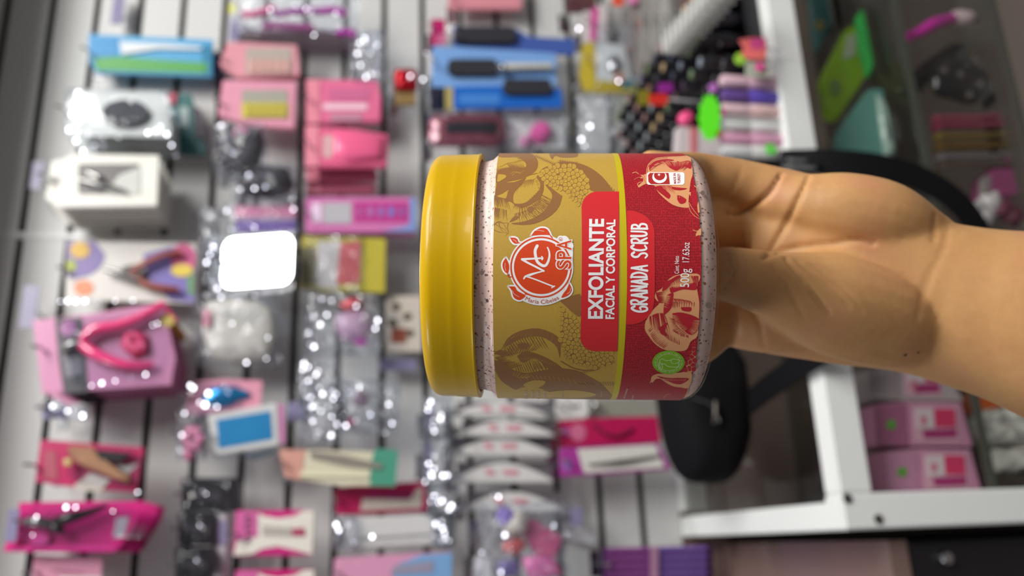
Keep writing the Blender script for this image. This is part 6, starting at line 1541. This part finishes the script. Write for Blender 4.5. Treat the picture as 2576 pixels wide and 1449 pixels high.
soap((2184, 1010, 2416, 1122), 'pink soap box with a green sticker, middle of three', (216, 150, 182), (176, 104, 140))
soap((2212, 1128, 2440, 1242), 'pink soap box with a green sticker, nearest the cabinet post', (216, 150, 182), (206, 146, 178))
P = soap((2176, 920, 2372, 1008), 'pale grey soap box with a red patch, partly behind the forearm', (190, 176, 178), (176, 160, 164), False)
P = Pack('orange_box', 'orange box behind the forearm on the lower shelf', 'box', (2404, 990, 2520, 1046), 0.30); P.root.location.z = ZS2 + 0.0004
P.slab('box', [(2408, 992), (2516, 996), (2516, 1044), (2412, 1042)], 0, 0.04, paint((236, 106, 30), 0.4)); fit(P.slab('under_box', [(2516, 992), (2800, 992), (2800, 1046), (2516, 1046)], -0.002, 0.036, paint((150, 110, 70), 0.5)))
for k, (pts, lb, c) in enumerate((([(2420, 1060), (2470, 1036), (2540, 1030), (2590, 1050), (2600, 1110), (2520, 1120), (2430, 1104)], 'white fluffy pompon roll on the lower shelf', (226, 220, 216)), ([(2474, 1132), (2540, 1126), (2600, 1124), (2640, 1150), (2620, 1180), (2490, 1190)], 'white fluffy bundle beside the soap boxes', (236, 234, 224)))):
    xs = [p[0] for p in pts]; ys = [p[1] for p in pts]
    P = Pack('fluffy_bundle', lb, 'fluffy bundle', (min(xs), min(ys), max(xs), max(ys)), 0.318 - 0.01 * k, 'white fluffy bundles'); P.root.location.z = ZS2 + 0.0004
    fit(P.puff('fluff', [(p[0], p[1]) for p in spline(pts + [pts[0]], 4)[:-1]], 0, 0.016, mat('white fluff', (232, 228, 220), 0.9, var=0.18, scale=220, bump=1.0, bscale=300), None, 0.6, 7, 0.004, 150 + k))
    fit(P.rect('tray', (max(xs) - 40, min(ys) + 6, 2900, max(ys) - 6), -0.02, 0.03, paint((96, 88, 84)), 3))
# green and teal packs leaning on the upper shelf
for k, (pts, c, lb) in enumerate((([(2040, -20), (2150, -20), (2116, 60), (2060, 128), (2050, 60)], (40, 84, 84), 'dark teal pack at the back of the upper shelf'), ([(2150, -20), (2200, -20), (2180, 60), (2120, 60)], (126, 120, 60), 'olive patterned pack on the upper shelf'), ([(2066, 200), (2130, 70), (2170, 60), (2196, 130), (2184, 200), (2110, 300), (2084, 290)], (160, 200, 50), 'lime green pack lying across the upper shelf'), ([(2160, 30), (2200, 20), (2210, 160), (2190, 190), (2176, 120)], (50, 176, 80), 'bright green slim pack beside the lime one'), ([(2110, 330), (2190, 220), (2226, 220), (2240, 330), (2262, 410), (2110, 400)], (104, 160, 150), 'sea green wrapped pack nearest the strap on the upper shelf'))):
    xs = [p[0] for p in pts]; ys = [p[1] for p in pts]
    P = Pack('green_pack', lb, 'pack', (min(xs), min(ys), max(xs), max(ys)), 0.24 + 0.02 * k, 'green packs inside the cabinet')
    P.root.location.z = ZS1 + 0.0004
    o = P.slab('pack', pts, 0, 0.014, mat('printed film %d' % k, c, 0.25, var=0.12, scale=60, coat=0.4), None, 0.003)
    bm = bmesh.new(); q = P.L((min(xs) + max(xs)) / 2, (min(ys) + max(ys)) / 2); bm_box(bm, (q.x, 0.006, q.z / 2), (0.03, 0.008, q.z)); link('stand', bm, mat('clear stand', (120, 124, 118), 0.25), P.root)
    if k == 2: P.slab('pale_flash', [(2130, 90), (2160, 84), (2150, 140), (2120, 150)], 0.0012, 0.0005, paint((200, 204, 180))); P.oval('grey_dot', (2086, 200, 2116, 240), 0.0012, 0.0005, paint((130, 160, 90)))
    if k == 4: P.puff('pale_crumple', [(2200, 240), (2222, 250), (2240, 330), (2250, 392), (2222, 390), (2210, 320)], 0.001, 0.006, paint((170, 196, 186), 0.2), rough=0.002, seed=9)
    if k == 0: P.oval('gold_dot', (2050, 50, 2074, 76), 0.0012, 0.0005, paint((110, 100, 50)))
def on_lower(name, lb, cat_, b, n, group=None):
    P = Pack(name, lb, cat_, b, n if n > 0.3 else 0.325, group); P.root.location.z = ZS2 + 0.0004; return P
P = on_lower('magenta_brush', 'hot magenta bent brush with a pale bristle end inside the cabinet', 'brush', (2276, 24, 2456, 106), 0.26)
P.tube('handle', [(2284, 92, .0), (2320, 78, .004), (2350, 60, .006), (2396, 46, .004)], [16, 20, 22, 18], mat('magenta plastic', (212, 40, 170), 0.35)); P.puff('bristles', [(2396, 30), (2440, 36), (2452, 50), (2440, 64), (2398, 62)], 0, 0.008, paint((216, 190, 196), 0.6), rough=0.002); P.tube('stem', [(2440, 50, 0), (2474, 50, 0), (2500, 52, 0)], 7, paint((120, 50, 70)))
for k, (pts, lb) in enumerate((([(2250, 236), (2280, 196), (2340, 150), (2400, 110), (2440, 116), (2420, 150), (2350, 200), (2290, 246)], 'long black brush lying in the cabinet'), ([(2340, 190), (2380, 160), (2430, 150), (2480, 190), (2492, 236), (2450, 262), (2390, 250), (2350, 232)], 'black cluster of clips beside the long brush'))):
    xs = [p[0] for p in pts]; ys = [p[1] for p in pts]
    P = on_lower('black_brush' if k == 0 else 'clip_cluster', lb, 'brush' if k == 0 else 'clips', (min(xs), min(ys), max(xs), max(ys)), 0.302 if k == 0 else 0.326)
    P.puff('body', [(p[0], p[1]) for p in spline(pts + [pts[0]], 3)[:-1]], 0, 0.012, mat('glossy black', (20, 18, 22), 0.2, coat=0.5), rough=0.0025, seed=160 + k)
    fit(P.rect('base', (max(xs) - 30, min(ys) + 20, 2560, max(ys) - 20), -0.004, 0.006, mat('glossy black', (20, 18, 22), 0.2, coat=0.5), 3))
    if k == 1:
        for x, y in ((2376, 176), (2452, 152), (2416, 186), (2440, 236), (2466, 210)): P.oval('glint', (x - 8, y - 8, x + 8, y + 8), 0.014, 0.004, CHROME)
for k, (y0, y1, c, lb, mm) in enumerate(((288, 304, (176, 70, 96), 'raspberry tube, first of the stacked tubes', 0), (304, 328, (150, 46, 80), 'dark raspberry tube above the gold ones', 0), (332, 352, (196, 166, 70), 'gold tube, upper of two in the stack', 1), (354, 380, (166, 130, 50), 'gold tube, lower of two in the stack', 1), (384, 404, (190, 186, 190), 'silver tube under the gold ones', 1), (406, 428, (140, 124, 110), 'pewter tube at the bottom of the stack', 1))):
    P = on_lower('metal_tube', lb, 'tube', (2340, y0, 2580, y1), 0.26, 'upright tubes in the cabinet')
    o = P.tube('tube', [(2352 + 3 * k, (y0 + y1) / 2, 0), (2460, (y0 + y1) / 2, 0), (2600, (y0 + y1) / 2, 0)], (y1 - y0) / 2, mat('tube %d' % k, c, 0.22, 0.85 if mm else 0.0, coat=0.5), sub=1, seg=14)
    fit(o); P.oval('tip', (2346 + 3 * k, y0 + 2, 2366 + 3 * k, y1 - 2), 0.006, 0.006, mat('tube tip %d' % k, tuple(min(255, int(v * 1.1)) for v in c), 0.15, 0.8 if mm else 0.0, coat=0.5))
P = on_lower('mauve_box', 'mauve box standing near the strap inside the cabinet', 'box', (2488, 412, 2600, 500), 0.25)
fit(P.slab('box', [(2494, 430), (2590, 396), (2640, 420), (2640, 490), (2490, 500)], 0, 0.03, paint((156, 70, 120), 0.4))); P.rect('pale_top', (2478, 442, 2494, 496), 0, 0.01, paint((140, 130, 130)), 3)
P = on_lower('flower_spray', 'white and plum artificial flowers above the wrist', 'flowers', (2430, 480, 2580, 566), 0.28)
for k, (x, y, r, c) in enumerate(((2450, 530, 22, (206, 200, 202)), (2488, 512, 24, (214, 206, 208)), (2476, 548, 20, (200, 194, 196)), (2520, 530, 24, (110, 46, 70)), (2548, 548, 22, (96, 40, 60)))):
    P.puff('blossom', [(x + r * (1 + 0.25 * math.cos(5 * t)) * math.cos(t), y + r * (1 + 0.25 * math.cos(5 * t)) * math.sin(t)) for t in [j * PI / 12 for j in range(24)]], 0.001 * k, 0.010, paint(c, 0.6), rough=0.001, seed=k)
fit(P.tube('stem', [(2500, 530, -0.004), (2560, 532, -0.004), (2700, 534, -0.004)], 6, paint((80, 96, 70)), sub=1))
P = on_lower('teal_tin', 'small teal tin at the far edge of the lower shelf', 'tin', (2552, 200, 2600, 300), 0.27)
fit(P.rect('tin', (2566, 216, 2680, 262), 0, 0.02, paint((70, 120, 140), 0.3), 6)); fit(P.rect('pink_side', (2550, 290, 2680, 372), -0.004, 0.02, paint((186, 80, 136), 0.3), 4))

for o in list(COL.objects):
    if o.parent is None and o.name.split('.')[0] in ('green_pack', 'magenta_brush', 'black_brush', 'clip_cluster', 'metal_tube', 'mauve_box', 'flower_spray', 'teal_tin', 'orange_box', 'fluffy_bundle'): clamp_all(o)
